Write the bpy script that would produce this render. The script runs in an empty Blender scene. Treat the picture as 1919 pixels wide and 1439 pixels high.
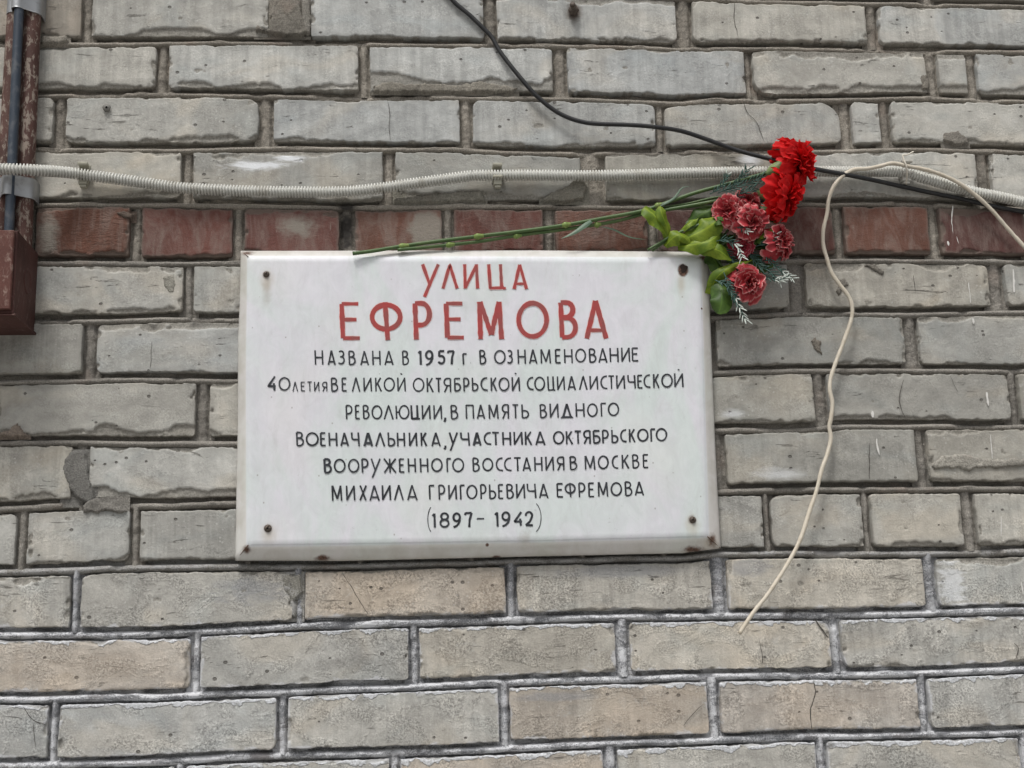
import bpy, math, random
import numpy as np
from mathutils import Vector, Matrix

random.seed(7)
R = math.radians
sc = bpy.context.scene
C = sc.collection

# ------------------------------------------------------------------ camera
F_PX, YAW, PITCH, ROLL, DIST, CAMZ = 2500.0, R(4.9261), R(12.2399), R(-1.7256), 1.6626, 1.75
cy_, sy_, cp_, sp_ = math.cos(YAW), math.sin(YAW), math.cos(PITCH), math.sin(PITCH)
FWD = Vector((sy_ * cp_, cy_ * cp_, sp_))
RIGHT = Vector((cy_, -sy_, 0))
UP = RIGHT.cross(FWD)
R2 = math.cos(ROLL) * RIGHT + math.sin(ROLL) * UP
U2 = -math.sin(ROLL) * RIGHT + math.cos(ROLL) * UP
CAM = Vector((0, -DIST, CAMZ))
cd = bpy.data.cameras.new('camera')
cam = bpy.data.objects.new('camera', cd)
C.objects.link(cam)
m = Matrix((R2, U2, -FWD)).transposed().to_4x4()
m.translation = CAM
cam.matrix_world = m
cd.sensor_width = 36.0
cd.lens = F_PX / 1919.0 * 36.0
cd.clip_start = 0.02
cd.clip_end = 500
sc.camera = cam

# ------------------------------------------------------------------ sky, sun, exposure (overcast)
SUN_EL, SUN_AZ = R(62), R(-25)            # azimuth measured from the wall's outward normal, towards the right
w = bpy.data.worlds.new('World'); sc.world = w; w.use_nodes = True
nt = w.node_tree; nt.nodes.clear()
sky = nt.nodes.new('ShaderNodeTexSky'); sky.sky_type = 'NISHITA'; sky.sun_disc = False
sky.sun_elevation = SUN_EL; sky.sun_rotation = R(180 + 25)
sky.air_density = 1.0; sky.dust_density = 6.0; sky.ozone_density = 1.0
hs = nt.nodes.new('ShaderNodeHueSaturation'); hs.inputs['Saturation'].default_value = 0.22
bg = nt.nodes.new('ShaderNodeBackground'); bg.inputs['Strength'].default_value = 0.098
wo = nt.nodes.new('ShaderNodeOutputWorld')
nt.links.new(sky.outputs[0], hs.inputs['Color']); nt.links.new(hs.outputs[0], bg.inputs['Color'])
nt.links.new(bg.outputs[0], wo.inputs['Surface'])
sd = bpy.data.lights.new('sun', 'SUN'); sd.energy = 1.5; sd.angle = R(12); sd.color = (1.0, 0.975, 0.94)
so = bpy.data.objects.new('sun', sd); C.objects.link(so)
sdir = Vector((math.sin(-SUN_AZ) * math.cos(SUN_EL) * -1, -math.cos(SUN_AZ) * math.cos(SUN_EL), math.sin(SUN_EL)))
so.rotation_euler = sdir.to_track_quat('Z', 'Y').to_euler()
so.location = (0, -3, 6)
sc.view_settings.view_transform = 'Standard'
sc.view_settings.look = 'None'
sc.view_settings.gamma = 1.0
sc.view_settings.exposure = 0.34
sc.view_settings.use_curve_mapping = False

# ------------------------------------------------------------------ helpers
def P(px, py, y=0.0):
    """point of the plane at depth y that the photograph shows at pixel (px, py)"""
    d = FWD * F_PX + R2 * (px - 959.5) + U2 * (719.5 - py)
    return CAM + d * ((y - CAM.y) / d.y)

def h2(ix, iy, s):
    n = (ix.astype(np.int64) * 374761393 + iy.astype(np.int64) * 668265263 + s * 1274126177) & 0xffffffff
    n = ((n ^ (n >> 13)) * 1274126177) & 0xffffffff
    return ((n ^ (n >> 16)) & 0xffff) / 65535.0 * 2 - 1
def vn(x, y, s=0):
    x = np.asarray(x, float); y = np.asarray(y, float) + 0 * x
    ix = np.floor(x); iy = np.floor(y); fx = x - ix; fy = y - iy
    fx = fx * fx * (3 - 2 * fx); fy = fy * fy * (3 - 2 * fy)
    a = h2(ix, iy, s); b = h2(ix + 1, iy, s); c = h2(ix, iy + 1, s); d = h2(ix + 1, iy + 1, s)
    return (a + (b - a) * fx) * (1 - fy) + (c + (d - c) * fx) * fy
def fbm(x, y, s=0, o=3):
    t = 0; a = 1; n = 0
    for i in range(o):
        t = t + a * vn(np.asarray(x) * 2 ** i, np.asarray(y) * 2 ** i, s + i * 17); n += a; a *= 0.5
    return t / n
def n1(x, s=0): return vn(x, np.full_like(np.asarray(x, float), s * 3.7 + .31), s)

WL = {}
def wloc(o): return WL.get(o.name, Vector((0, 0, 0))) if o else Vector((0, 0, 0))
def add(name, verts, faces, mat, parent=None, origin=None, smooth=True, attrs=None, uv=None):
    me = bpy.data.meshes.new(name)
    V = np.asarray(verts, float).reshape(-1, 3)
    if origin is None: origin = Vector(V.mean(axis=0))
    origin = Vector(origin)
    V = V - np.array(origin)
    if isinstance(faces, np.ndarray) and faces.ndim == 2 and faces.shape[1] == 4:
        nf = len(faces)
        me.vertices.add(len(V)); me.vertices.foreach_set('co', V.ravel())
        me.loops.add(nf * 4); me.loops.foreach_set('vertex_index', faces.ravel().astype(np.int32))
        me.polygons.add(nf); me.polygons.foreach_set('loop_start', np.arange(nf, dtype=np.int32) * 4)
        me.update(calc_edges=True)
    else:
        me.from_pydata([tuple(v) for v in V], [], [tuple(int(i) for i in f) for f in faces])
    if attrs:
        for an, vals in attrs.items():
            a = me.attributes.new(an, 'FLOAT', 'POINT'); a.data.foreach_set('value', np.asarray(vals, np.float32))
    me.validate(); me.update()
    me.polygons.foreach_set('use_smooth', [smooth] * len(me.polygons))
    me.materials.append(mat)
    o = bpy.data.objects.new(name, me); C.objects.link(o)
    if parent: o.parent = parent
    o.location = origin - wloc(parent)
    WL[o.name] = origin
    return o
def empty(name, loc, label, cat, group=None):
    o = bpy.data.objects.new(name, None); C.objects.link(o); o.location = loc; o.empty_display_size = .02
    WL[o.name] = Vector(loc); tag(o, label, cat, group); return o
def tag(o, label, cat, group=None):
    o['label'] = label; o['category'] = cat
    if group: o['group'] = group
    return o

def gridfaces(nr, nc, wrap=False):
    i, j = np.meshgrid(np.arange(nr - 1), np.arange(nc if wrap else nc - 1), indexing='ij')
    j2 = (j + 1) % nc
    return np.stack([i * nc + j, i * nc + j2, (i + 1) * nc + j2, (i + 1) * nc + j], -1).reshape(-1, 4)

def smoothpath(pts, step):
    """Catmull-Rom through pts, resampled every step metres"""
    p = [Vector(q) for q in pts]
    p = [p[0] * 2 - p[1]] + p + [p[-1] * 2 - p[-2]]
    out = []
    for i in range(1, len(p) - 2):
        for t in np.linspace(0, 1, 24, endpoint=False):
            t = float(t)
            a, b, c, d = p[i - 1:i + 3]
            out.append(0.5 * ((2 * b) + (c - a) * t + (2 * a - 5 * b + 4 * c - d) * t * t + (3 * b - a - 3 * c + d) * t ** 3))
    out.append(p[-2])
    A = np.array([tuple(v) for v in out]); s = np.r_[0, np.cumsum(np.linalg.norm(np.diff(A, axis=0), axis=1))]
    n = max(2, int(s[-1] / step) + 1); q = np.linspace(0, s[-1], n)
    return np.stack([np.interp(q, s, A[:, k]) for k in range(3)], 1), q
def tube_data(A, rad, nseg=10, cap=True):
    n = len(A); rad = np.broadcast_to(rad, (n,))
    T = np.gradient(A, axis=0); T /= np.linalg.norm(T, axis=1)[:, None]
    ref = np.array([0., -1., 0.3]) if abs(T[0][1]) < .8 else np.array([1., 0, 0])
    N = np.zeros_like(A); nprev = ref
    for i in range(n):
        v = nprev - T[i] * (nprev @ T[i]); v /= np.linalg.norm(v); N[i] = v; nprev = v
    B = np.cross(T, N)
    an = np.linspace(0, 2 * np.pi, nseg, endpoint=False)
    V = A[:, None, :] + rad[:, None, None] * (N[:, None, :] * np.cos(an)[None, :, None] + B[:, None, :] * np.sin(an)[None, :, None])
    V = V.reshape(-1, 3); Fc = gridfaces(n, nseg, True)
    fl = [tuple(f[::-1]) for f in Fc]
    if cap: fl += [tuple(range(nseg)), tuple(range((n - 1) * nseg, n * nseg))[::-1]]
    return V, fl
def tube(name, pts, rad, mat, parent=None, step=.003, nseg=10, radf=None, cap=True, jit=0):
    A, q = smoothpath(pts, step)
    r = np.full(len(A), rad) if radf is None else radf(q, rad)
    if jit: r = r * (1 + jit * n1(q * 150, 5))
    V, fl = tube_data(A, r, nseg, cap)
    return add(name, V, fl, mat, parent)
class MB:
    def __init__(s): s.v = []; s.f = []; s.a = []
    def put(s, V, F, a=0.0):
        k = len(s.v); s.v += [tuple(x) for x in V]; s.f += [tuple(int(i) + k for i in f) for f in F]
        s.a += list(np.broadcast_to(a, (len(V),)))
        return s
    def box(s, lo, hi, ch=0.0):
        x0, y0, z0 = lo; x1, y1, z1 = hi
        c = ch
        v = []
        for (y, k) in ((y0, c), (y0 + c, 0), (y1, 0)):       # bevelled towards the front (-y)
            v += [(x0 + k, y, z0 + k), (x1 - k, y, z0 + k), (x1 - k, y, z1 - k), (x0 + k, y, z1 - k)]
        f = [(0, 1, 2, 3), (11, 10, 9, 8)]
        for r in range(2):
            for i in range(4):
                j = (i + 1) % 4; f.append((r * 4 + i, (r + 1) * 4 + i, (r + 1) * 4 + j, r * 4 + j))
        return s.put(v, f)
    def build(s, name, mat, parent=None, smooth=True, attr=None):
        return add(name, s.v, s.f, mat, parent, smooth=smooth, attrs={attr: s.a} if attr else None)

# ------------------------------------------------------------------ materials
class NT:
    def __init__(s, name):
        s.m = bpy.data.materials.new(name); s.m.use_nodes = True; s.t = s.m.node_tree; s.t.nodes.clear()
        s.out = s.n('ShaderNodeOutputMaterial'); s.b = s.n('ShaderNodeBsdfPrincipled')
        s.l(s.b.outputs[0], s.out.inputs[0])
        s.tc = s.n('ShaderNodeNewGeometry'); s.pos = s.tc.outputs['Position']
    def n(s, t): return s.t.nodes.new(t)
    def l(s, a, b): s.t.links.new(a, b)
    def set(s, sock, v):
        if isinstance(v, bpy.types.NodeSocket): s.l(v, sock)
        else: sock.default_value = v
    def m_(s, op, a, b=0.0, c=None, clamp=False):
        n = s.n('ShaderNodeMath'); n.operation = op; n.use_clamp = clamp
        s.set(n.inputs[0], a); s.set(n.inputs[1], b)
        if c is not None: s.set(n.inputs[2], c)
        return n.outputs[0]
    def scale(s, v, k):
        n = s.n('ShaderNodeVectorMath'); n.operation = 'MULTIPLY'; s.l(v, n.inputs[0]); n.inputs[1].default_value = k
        return n.outputs[0]
    def noise(s, sc_, det=4, ro=.55, k=(1, 1, 1), dist=0.0, vec=None):
        n = s.n('ShaderNodeTexNoise'); s.l(s.scale(vec or s.pos, k), n.inputs['Vector'])
        n.inputs['Scale'].default_value = sc_; n.inputs['Detail'].default_value = det
        n.inputs['Roughness'].default_value = ro; n.inputs['Distortion'].default_value = dist
        return n.outputs['Fac']
    def vor(s, sc_, k=(1, 1, 1), feat='F1'):
        n = s.n('ShaderNodeTexVoronoi'); n.feature = feat; s.l(s.scale(s.pos, k), n.inputs['Vector']); n.inputs['Scale'].default_value = sc_
        return n
    def ramp(s, f, a, b, lo=0.0, hi=1.0):
        n = s.n('ShaderNodeMapRange'); n.interpolation_type = 'SMOOTHSTEP'
        s.set(n.inputs[0], f); n.inputs[1].default_value = a; n.inputs[2].default_value = b
        n.inputs[3].default_value = lo; n.inputs[4].default_value = hi
        return n.outputs[0]
    def mix(s, f, a, b, mode='MIX'):
        n = s.n('ShaderNodeMix'); n.data_type = 'RGBA'; n.blend_type = mode
        s.set(n.inputs[0], f)
        for k, v in ((6, a), (7, b)):
            if isinstance(v, bpy.types.NodeSocket): s.l(v, n.inputs[k])
            else: n.inputs[k].default_value = tuple(v) + (1,) * (4 - len(v))
        return n.outputs[2]
    def mul(s, col, f):
        n = s.n('ShaderNodeVectorMath'); n.operation = 'SCALE'; s.l(col, n.inputs[0]); s.set(n.inputs['Scale'], f); return n.outputs[0]
    def bump(s, h, dist, prev=None, st=1.0):
        n = s.n('ShaderNodeBump'); n.inputs['Strength'].default_value = st; n.inputs['Distance'].default_value = dist
        s.l(h, n.inputs['Height'])
        if prev is not None: s.l(prev, n.inputs['Normal'])
        return n.outputs[0]
    def attr(s, name):
        n = s.n('ShaderNodeAttribute'); n.attribute_name = name; return n.outputs['Fac']
    def oinfo(s): return s.n('ShaderNodeObjectInfo')
    def blob(s, c, rx, rz, soft=.5, wob=0.0, wn=None):
        """elliptic mask round a point of the wall, 1 inside"""
        n = s.n('ShaderNodeVectorMath'); n.operation = 'SUBTRACT'; s.l(s.pos, n.inputs[0]); n.inputs[1].default_value = tuple(c)
        k = s.scale(n.outputs[0], (1 / rx, 0, 1 / rz))
        l = s.n('ShaderNodeVectorMath'); l.operation = 'LENGTH'; s.l(k, l.inputs[0]); d = l.outputs['Value']
        if wn is not None: d = s.m_('ADD', d, s.m_('MULTIPLY', s.m_('SUBTRACT', wn, .5), wob))
        return s.ramp(d, 1.0, 1.0 - soft)
    def done(s, col, rough=.85, normal=None, **kw):
        s.set(s.b.inputs['Base Color'], col if isinstance(col, bpy.types.NodeSocket) else tuple(col) + (1,))
        s.set(s.b.inputs['Roughness'], rough)
        if normal is not None: s.l(normal, s.b.inputs['Normal'])
        for k, v in kw.items(): s.set(s.b.inputs[k.replace('_', ' ')], v)
        return s.m
def mx(t, *a):
    r = a[0]
    for b in a[1:]: r = t.m_('MAXIMUM', r, b)
    return r

MORTAR_DK = (.155, .145, .128)
def mat_brick():
    t = NT('sand_lime_brick'); oi = t.oinfo(); base = oi.outputs['Color']; grain = oi.outputs['Alpha']
    rnd = oi.outputs['Random']
    v = t.n('ShaderNodeVectorMath'); v.operation = 'ADD'; t.l(t.pos, v.inputs[0])
    cmb = t.n('ShaderNodeCombineXYZ'); t.l(t.m_('MULTIPLY', rnd, 7.0), cmb.inputs[1]); t.l(cmb.outputs[0], v.inputs[1]); pv = v.outputs[0]
    big = t.noise(9, 3, .5, (1, 1, 1.6), 1.4, pv)
    mid = t.noise(48, 6, .70, (1, 1, 1.2), .35, pv)
    fine = t.noise(400, 4, .75, (1, 1, 1), 0, pv)
    streak = t.noise(34, 4, .6, (3.2, 1, .25), .4, pv)
    drag = t.noise(36, 6, .7, (.4, 1, 3.2), 1.6, pv)
    patch = t.ramp(t.noise(19, 4, .6, (1, 1, 1.4), 1.0, pv), .44, .60)
    col = t.mul(base, t.m_('ADD', t.m_('MULTIPLY', t.ramp(big, .3, .7), .26), .87))
    warm = t.ramp(t.noise(9, 3, .5, (1, 1, 1.6), .6, pv), .50, .66)
    col = t.mix(t.m_('MULTIPLY', warm, .5), col, t.mix(1.0, col, (1.05, .975, .885), 'MULTIPLY'))
    cool = t.ramp(t.noise(13, 3, .5, (1, 1, 1.6), .6), .50, .68)
    col = t.mix(t.m_('MULTIPLY', cool, .55), col, t.mix(1.0, col, (.91, .955, .985), 'MULTIPLY'))
    col = t.mul(col, t.m_('ADD', t.m_('MULTIPLY', t.ramp(mid, .28, .72), .26), .87))
    sx = t.m_('FRACT', t.m_('MULTIPLY', rnd, 13.7))
    col = t.mul(col, t.m_('ADD', 1.0, t.m_('MULTIPLY', t.m_('SUBTRACT', t.ramp(streak, .35, .65), .5), t.m_('MULTIPLY', sx, .22))))
    # sandy grain, strong where the skin has weathered off
    fc = t.m_('SUBTRACT', t.ramp(fine, .33, .67), .5)
    amt = t.m_('ADD', t.m_('MULTIPLY', patch, .14), t.m_('MULTIPLY', t.m_('ADD', .25, patch), t.m_('MULTIPLY', grain, .52)))
    col = t.mul(col, t.m_('ADD', 1.0, t.m_('MULTIPLY', fc, t.m_('ADD', .06, amt))))
    # white lime specks, darker edges, dark scuffs
    wv_ = t.vor(210); wsel = t.n('ShaderNodeSeparateColor'); t.l(wv_.outputs['Color'], wsel.inputs[0])
    wsp = t.m_('MULTIPLY', t.ramp(wv_.outputs['Distance'], .34, .16), t.ramp(wsel.outputs[1], .90, .93))
    col = t.mix(t.m_('MULTIPLY', wsp, .28), col, (.66, .65, .62))
    lw = t.m_('MULTIPLY', t.ramp(t.noise(27, 6, .75, (1, 1, 1.3), 1.2, pv), .58, .72), .38)
    col = t.mix(lw, col, (.56, .56, .54))
    scuff = t.m_('MULTIPLY', t.ramp(t.m_('ADD', drag, t.m_('MULTIPLY', fc, .06)), .615, .655), t.ramp(t.noise(15, 2, .5, (1, 1, 2), 0, pv), .52, .60))
    col = t.mix(t.m_('MULTIPLY', scuff, .62), col, (.13, .122, .105))
    edge = t.attr('edge')                       # mm to the nearest arris
    lowz = P(900, 1110).z
    sep = t.n('ShaderNodeSeparateXYZ'); t.l(t.pos, sep.inputs[0])
    low = t.ramp(sep.outputs[2], lowz + .02, lowz - .03)
    edge_dark = t.m_('MULTIPLY', t.ramp(edge, 8.0, 0.0), t.ramp(mid, .38, .62))  # darker towards the arrises, broken up by noise
    col = t.mix(t.m_('MULTIPLY', edge_dark, t.m_('SUBTRACT', .36, t.m_('MULTIPLY', low, .26))), col, (.15, .14, .12))
    # pits
    vo = t.vor(80, (1, 1, 1.15)); sel = t.n('ShaderNodeSeparateColor'); t.l(vo.outputs['Color'], sel.inputs[0])
    rad = t.m_('MULTIPLY', t.ramp(sel.outputs[0], .72, 1.0), .20)
    pit = t.ramp(t.m_('SUBTRACT', vo.outputs['Distance'], t.m_('ADD', rad, t.m_('MULTIPLY', t.m_('SUBTRACT', fine, .5), .10))), 0.02, -.05)
    pit = t.m_('MULTIPLY', pit, t.ramp(sel.outputs[0], .87, .90))
    col = t.mix(t.m_('MULTIPLY', pit, .75), col, (.085, .078, .068))
    # white smears of plaster and lime
    wn = t.noise(70, 5, .65, (.5, 1, 2), .5)
    sm = mx(t, t.blob(P(478, 310), .050, .0085, .8, 2.0, wn), t.blob(P(545, 297), .028, .006, .8, 1.8, wn), t.blob(P(1405, 300), .022, .013, .9, .7, wn),
            t.m_('MULTIPLY', t.blob(P(1460, 888), .045, .011, .9, 1.6, wn), .45), t.m_('MULTIPLY', t.blob(P(1372, 775), .022, .009, .9, 1.2, wn), .5),
            t.m_('MULTIPLY', t.blob(P(1785, 1092), .020, .034, .6, 3.2, wn), .55), t.m_('MULTIPLY', t.blob(P(1800, 1135), .03, .006, .8, 1.0, wn), .8))
    col = t.mix(sm, col, (.74, .76, .78))
    top = t.attr('top')                        # mm below the upper arris
    crust = t.m_('MULTIPLY', low, t.ramp(t.m_('ADD', top, t.m_('MULTIPLY', t.m_('SUBTRACT', t.noise(38, 5, .6, (1, 1, .6), .6), .5), 30)), 4.0, 2.6))
    col = t.mix(t.m_('MULTIPLY', crust, .9), col, t.mix(t.ramp(fine, .4, .6), (.66, .68, .71), (.4, .41, .42)))
    sc2 = t.m_('MULTIPLY', low, t.ramp(t.m_('ADD', edge, t.m_('MULTIPLY', t.m_('SUBTRACT', t.noise(30, 6, .7, (1, 1, 1), .5), .5), 34)), 2.0, -1.5))
    col = t.mix(t.m_('MULTIPLY', sc2, .7), col, (.55, .56, .58))
    # bluish old paint stains
    bl = mx(t, t.blob(P(475, 1105), .065, .022, .8, 2.2, wn), t.blob(P(1405, 1062), .035, .015, .5, 1.0, wn), t.blob(P(1170, 1070), .12, .012, .7, 1.0, wn), t.blob(P(1040, 1305), .07, .008, .7, 1.2, wn))
    col = t.mix(t.m_('MULTIPLY', bl, .5), col, (.25, .262, .28))
    dk = mx(t, t.blob(P(650, 1245), .085, .013, .8, 2.4, t.noise(160, 4, .7)), t.m_('MULTIPLY', t.blob(P(350, 1110), .03, .02, .9, 2, wn), .4))
    col = t.mix(t.m_('MULTIPLY', dk, .4), col, (.2, .195, .18))
    ox = t.m_('MULTIPLY', mx(t, t.blob(P(915, 1110), .04, .04, .9, 1, wn), t.blob(P(160, 1250), .16, .035, .9, 1.2, wn), t.blob(P(1540, 1325), .12, .03, .9, 1.2, wn), t.blob(P(1200, 1335), .09, .04, .9, 1.2, wn)), .22)
    col = t.mix(ox, col, (.47, .37, .27))
    rust = t.blob(P(1075, 22), .016, .020, .8, 1.0, wn)
    col = t.mix(t.m_('MULTIPLY', rust, .85), col, (.075, .05, .035))
    chip = t.attr('chip')
    cf = t.ramp(chip, .15, .6)
    col = t.mix(t.m_('MULTIPLY', cf, t.m_('SUBTRACT', .8, t.m_('MULTIPLY', low, .35))), col, t.mix(t.ramp(fine, .35, .65), (.17, .16, .138), (.30, .284, .25)))
    h = t.m_('ADD', t.m_('MULTIPLY', fine, t.m_('ADD', .35, amt)), t.m_('MULTIPLY', mid, .35))
    h = t.m_('SUBTRACT', h, t.m_('MULTIPLY', scuff, .7))
    h = t.m_('SUBTRACT', h, t.m_('MULTIPLY', pit, 1.4)); h = t.m_('ADD', h, t.m_('MULTIPLY', crust, .8))
    return t.done(col, .88, t.bump(h, .0015, st=1.0), Specular_IOR_Level=.25)
def mat_redbrick():
    t = NT('red_clay_brick'); oi = t.oinfo(); base = oi.outputs['Color']; al = oi.outputs['Alpha']
    mid = t.noise(55, 6, .65, (1, 1, 1.5), .8); fine = t.noise(600, 3, .7); big = t.noise(14, 3, .5)
    crum = t.noise(170, 4, .7, (.7, 1, 1.6), .4)
    col = t.mul(base, t.m_('ADD', t.m_('MULTIPLY', t.ramp(big, .3, .7), .4), .8))
    col = t.mul(col, t.m_('ADD', 1.0, t.m_('MULTIPLY', t.m_('SUBTRACT', fine, .5), .7)))
    film = t.m_('MULTIPLY', t.ramp(t.noise(26, 7, .72, (1.7, 1, .6), .8), .38, .72), .62)
    col = t.mix(film, col, (.235, .19, .165))
    film2 = t.m_('MULTIPLY', t.ramp(t.noise(60, 6, .75, (1.8, 1, .5), .4), .60, .74), .4)
    col = t.mix(film2, col, (.36, .33, .29))
    wn = t.noise(70, 5, .65)
    patch = mx(t, t.blob(P(800, 430), .028, .034, .4, .8, wn), t.blob(P(560, 425), .035, .02, .9, 1.6, wn), t.blob(P(90, 440), .02, .04, .8, 1.2, wn))
    col = t.mix(t.m_('MULTIPLY', patch, .8), col, (.26, .245, .21))
    edge = t.attr('edge')
    col = t.mix(t.m_('MULTIPLY', t.ramp(edge, 5, 0), .6), col, (.16, .135, .115))
    chip = t.ramp(t.attr('chip'), .15, .6)
    col = t.mix(t.m_('MULTIPLY', chip, .8), col, (.15, .12, .10))
    rough = t.m_('MULTIPLY', t.m_('MULTIPLY', crum, al), 2.2)
    h = t.m_('ADD', t.m_('ADD', mid, t.m_('MULTIPLY', fine, .5)), rough)
    col = t.mix(t.m_('MULTIPLY', t.ramp(crum, .45, .3), t.m_('MULTIPLY', al, .6)), col, (.09, .06, .05))
    return t.done(col, .85, t.bump(h, .0013, st=.9), Specular_IOR_Level=.25)
def mat_mortar():
    t = NT('mortar'); oi = t.oinfo(); base = oi.outputs['Color']; al = oi.outputs['Alpha']
    fine = t.noise(520, 4, .7); mid = t.noise(90, 5, .6, (1, 1, 1), .5); big = t.noise(9, 3, .6)
    col = t.mul(base, t.m_('ADD', t.m_('MULTIPLY', t.ramp(big, .3, .7), .45), .78))
    col = t.mul(col, t.m_('ADD', t.m_('MULTIPLY', mid, .5), .75))
    col = t.mul(col, t.m_('ADD', 1.0, t.m_('MULTIPLY', t.m_('SUBTRACT', t.ramp(fine, .32, .68), .5), .55)))
    warm = t.ramp(t.noise(16, 3), .55, .7)
    col = t.mix(t.m_('MULTIPLY', warm, .35), col, (.24, .185, .15))
    wn = t.m_('ADD', t.m_('MULTIPLY', t.noise(26, 6, .78, (1, 1, 2.2), .8), .65), t.m_('MULTIPLY', fine, .35))
    wm = t.m_('MULTIPLY', t.ramp(wn, .45, .545), al)
    col = t.mix(t.m_('MULTIPLY', al, .25), col, (.42, .43, .45)); col = t.mix(wm, col, (.66, .67, .69))
    blackish = t.ramp(t.noise(24, 5, .7, (1, 1, 1.5), .5), .60, .72)
    col = t.mix(t.m_('MULTIPLY', blackish, t.m_('SUBTRACT', .5, t.m_('MULTIPLY', al, .2))), col, (.055, .052, .05))
    wn2 = t.noise(80, 4, .6)
    burn = mx(t, t.blob(P(650, 385), .018, .015, .7, 1.0, wn2), t.blob(P(648, 430), .012, .035, .6, 1.0, wn2))
    col = t.mix(t.m_('MULTIPLY', burn, .9), col, (.03, .028, .027))
    h = t.m_('ADD', t.m_('MULTIPLY', fine, .8), mid)
    return t.done(col, .92, t.bump(h, .0022, st=1.0), Specular_IOR_Level=.2)
M = {}
M['brick'] = mat_brick(); M['red'] = mat_redbrick(); M['mortar'] = mat_mortar()

def mat_plaque():
    t = NT('painted_tin')
    fine = t.noise(500, 3, .7); mid = t.noise(40, 6, .7, (1.2, 1, .8), .9); big = t.noise(8, 5, .6, (1.3, 1, .7), 1.2)
    st = t.noise(60, 4, .6, (3.0, 1, .3), .3)
    col = t.mix(t.ramp(big, .35, .65), (.60, .655, .645), (.66, .655, .70))
    col = t.mix(t.m_('MULTIPLY', t.ramp(t.noise(5, 2), .5, .7), .5), col, (.70, .69, .68))
    col = t.mul(col, t.m_('ADD', t.m_('MULTIPLY', t.ramp(mid, .3, .7), .10), .95))
    col = t.mul(col, t.m_('ADD', t.m_('MULTIPLY', t.ramp(st, .3, .7), .025), .99))
    # specks
    vo = t.vor(120, (1, 1, .8)); sel = t.n('ShaderNodeSeparateColor'); t.l(vo.outputs['Color'], sel.inputs[0])
    sp = t.m_('MULTIPLY', t.ramp(vo.outputs['Distance'], .16, .06), t.ramp(sel.outputs[0], .90, .93))
    col = t.mix(t.m_('MULTIPLY', sp, .6), col, (.22, .19, .17))
    scr = t.m_('MULTIPLY', t.ramp(t.noise(160, 5, .75, (1, 1, 1.2), .5), .64, .70), t.ramp(t.noise(12, 2), .55, .65))
    col = t.mix(t.m_('MULTIPLY', scr, .5), col, (.34, .34, .35))
    wn = t.noise(90, 5, .65)
    Y = -.022
    dirt = mx(t, t.blob(P(740, 1032, Y), .02, .012, .9, 1.4, wn), t.blob(P(985, 1010, Y), .012, .018, .9, 2.4, wn), t.blob(P(500, 545, Y), .008, .03, .9, 1.2, wn))
    col = t.mix(t.m_('MULTIPLY', dirt, .4), col, (.33, .30, .25))
    gm_ = t.m_('MULTIPLY', t.ramp(t.noise(24, 7, .78, (2.2, 1, .7), .6), .50, .74), .30)
    col = t.mix(gm_, col, (.43, .43, .42))
    # grimy turned-in edges
    ed = t.attr('rim')
    gr = t.m_('MULTIPLY', t.ramp(ed, .2, .9), t.ramp(t.noise(40, 5, .6, (1, 1, 1), .5), .30, .72))
    col = t.mix(t.m_('MULTIPLY', t.ramp(ed, .15, .6), .55), col, (.56, .53, .465))
    col = t.mix(t.m_('MULTIPLY', gr, .45), col, (.40, .375, .32))
    rs = mx(t, t.blob(P(499, 514, Y), .0062, .0068, .8, .7, wn), t.blob(P(1280, 506, Y), .0088, .0105, .35, .5, wn), t.blob(P(502, 990, Y), .0068, .0068, .8, .5, wn),
            t.blob(P(1298, 974, Y), .0070, .0075, .8, .6, wn), t.blob(P(1334, 1012, -.015), .009, .012, .8, 1.4, wn), t.blob(P(1300, 1030, -.012), .018, .007, .8, 1.4, wn),
            t.blob(P(606, 1046, -.012), .014, .005, .7, 1.2, wn), t.blob(P(463, 1030, -.015), .007, .006, .8, 1.2, wn), t.blob(P(913, 1021, -.018), .0028, .0028, .6, .4, wn),
            t.blob(P(465, 474, -.015), .012, .005, .8, 1.4, wn), t.blob(P(1318, 484, -.015), .010, .006, .8, 1.4, wn), t.blob(P(1315, 578, -.02), .0018, .0018, .5), t.blob(P(930, 1044, -.01), .008, .003, .7, 1, wn))
    halo = mx(t, t.blob(P(500, 525, Y), .014, .022, 1.0, .6, wn), t.blob(P(1277, 530, Y), .008, .028, 1.0, .5, wn), t.blob(P(503, 1000, Y), .015, .018, 1.0, .4, wn), t.blob(P(1298, 985, Y), .014, .02, 1.0, .6, wn), t.blob(P(1330, 1018, -.015), .02, .014, 1.0, 1.0, wn))
    col = t.mix(t.m_('MULTIPLY', halo, .45), col, (.40, .33, .22))
    col = t.mix(rs, col, t.mix(t.ramp(fine, .35, .65), (.055, .032, .024), (.17, .095, .065)))
    h = t.m_('ADD', t.m_('MULTIPLY', mid, .6), t.m_('MULTIPLY', fine, .12)); h = t.m_('ADD', h, t.m_('MULTIPLY', rs, .8))
    rough = t.m_('ADD', .42, t.m_('MULTIPLY', rs, .4))
    return t.done(col, rough, t.bump(h, .0005, st=.6), Specular_IOR_Level=.4)
M['plaque'] = mat_plaque()
def mat_paint(name, c1, c2):
    t = NT(name); n = t.noise(45, 4, .6, (1, 1, .8), .6); f = t.noise(300, 3, .7)
    col = t.mix(t.ramp(n, .35, .65), c1, c2)
    col = t.mul(col, t.m_('ADD', .82, t.m_('MULTIPLY', f, .36)))
    return t.done(col, .6, t.bump(f, .0002, st=.5), Specular_IOR_Level=.3)
M['redpaint'] = mat_paint('red_enamel', (.36, .05, .048), (.26, .07, .066))
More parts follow.
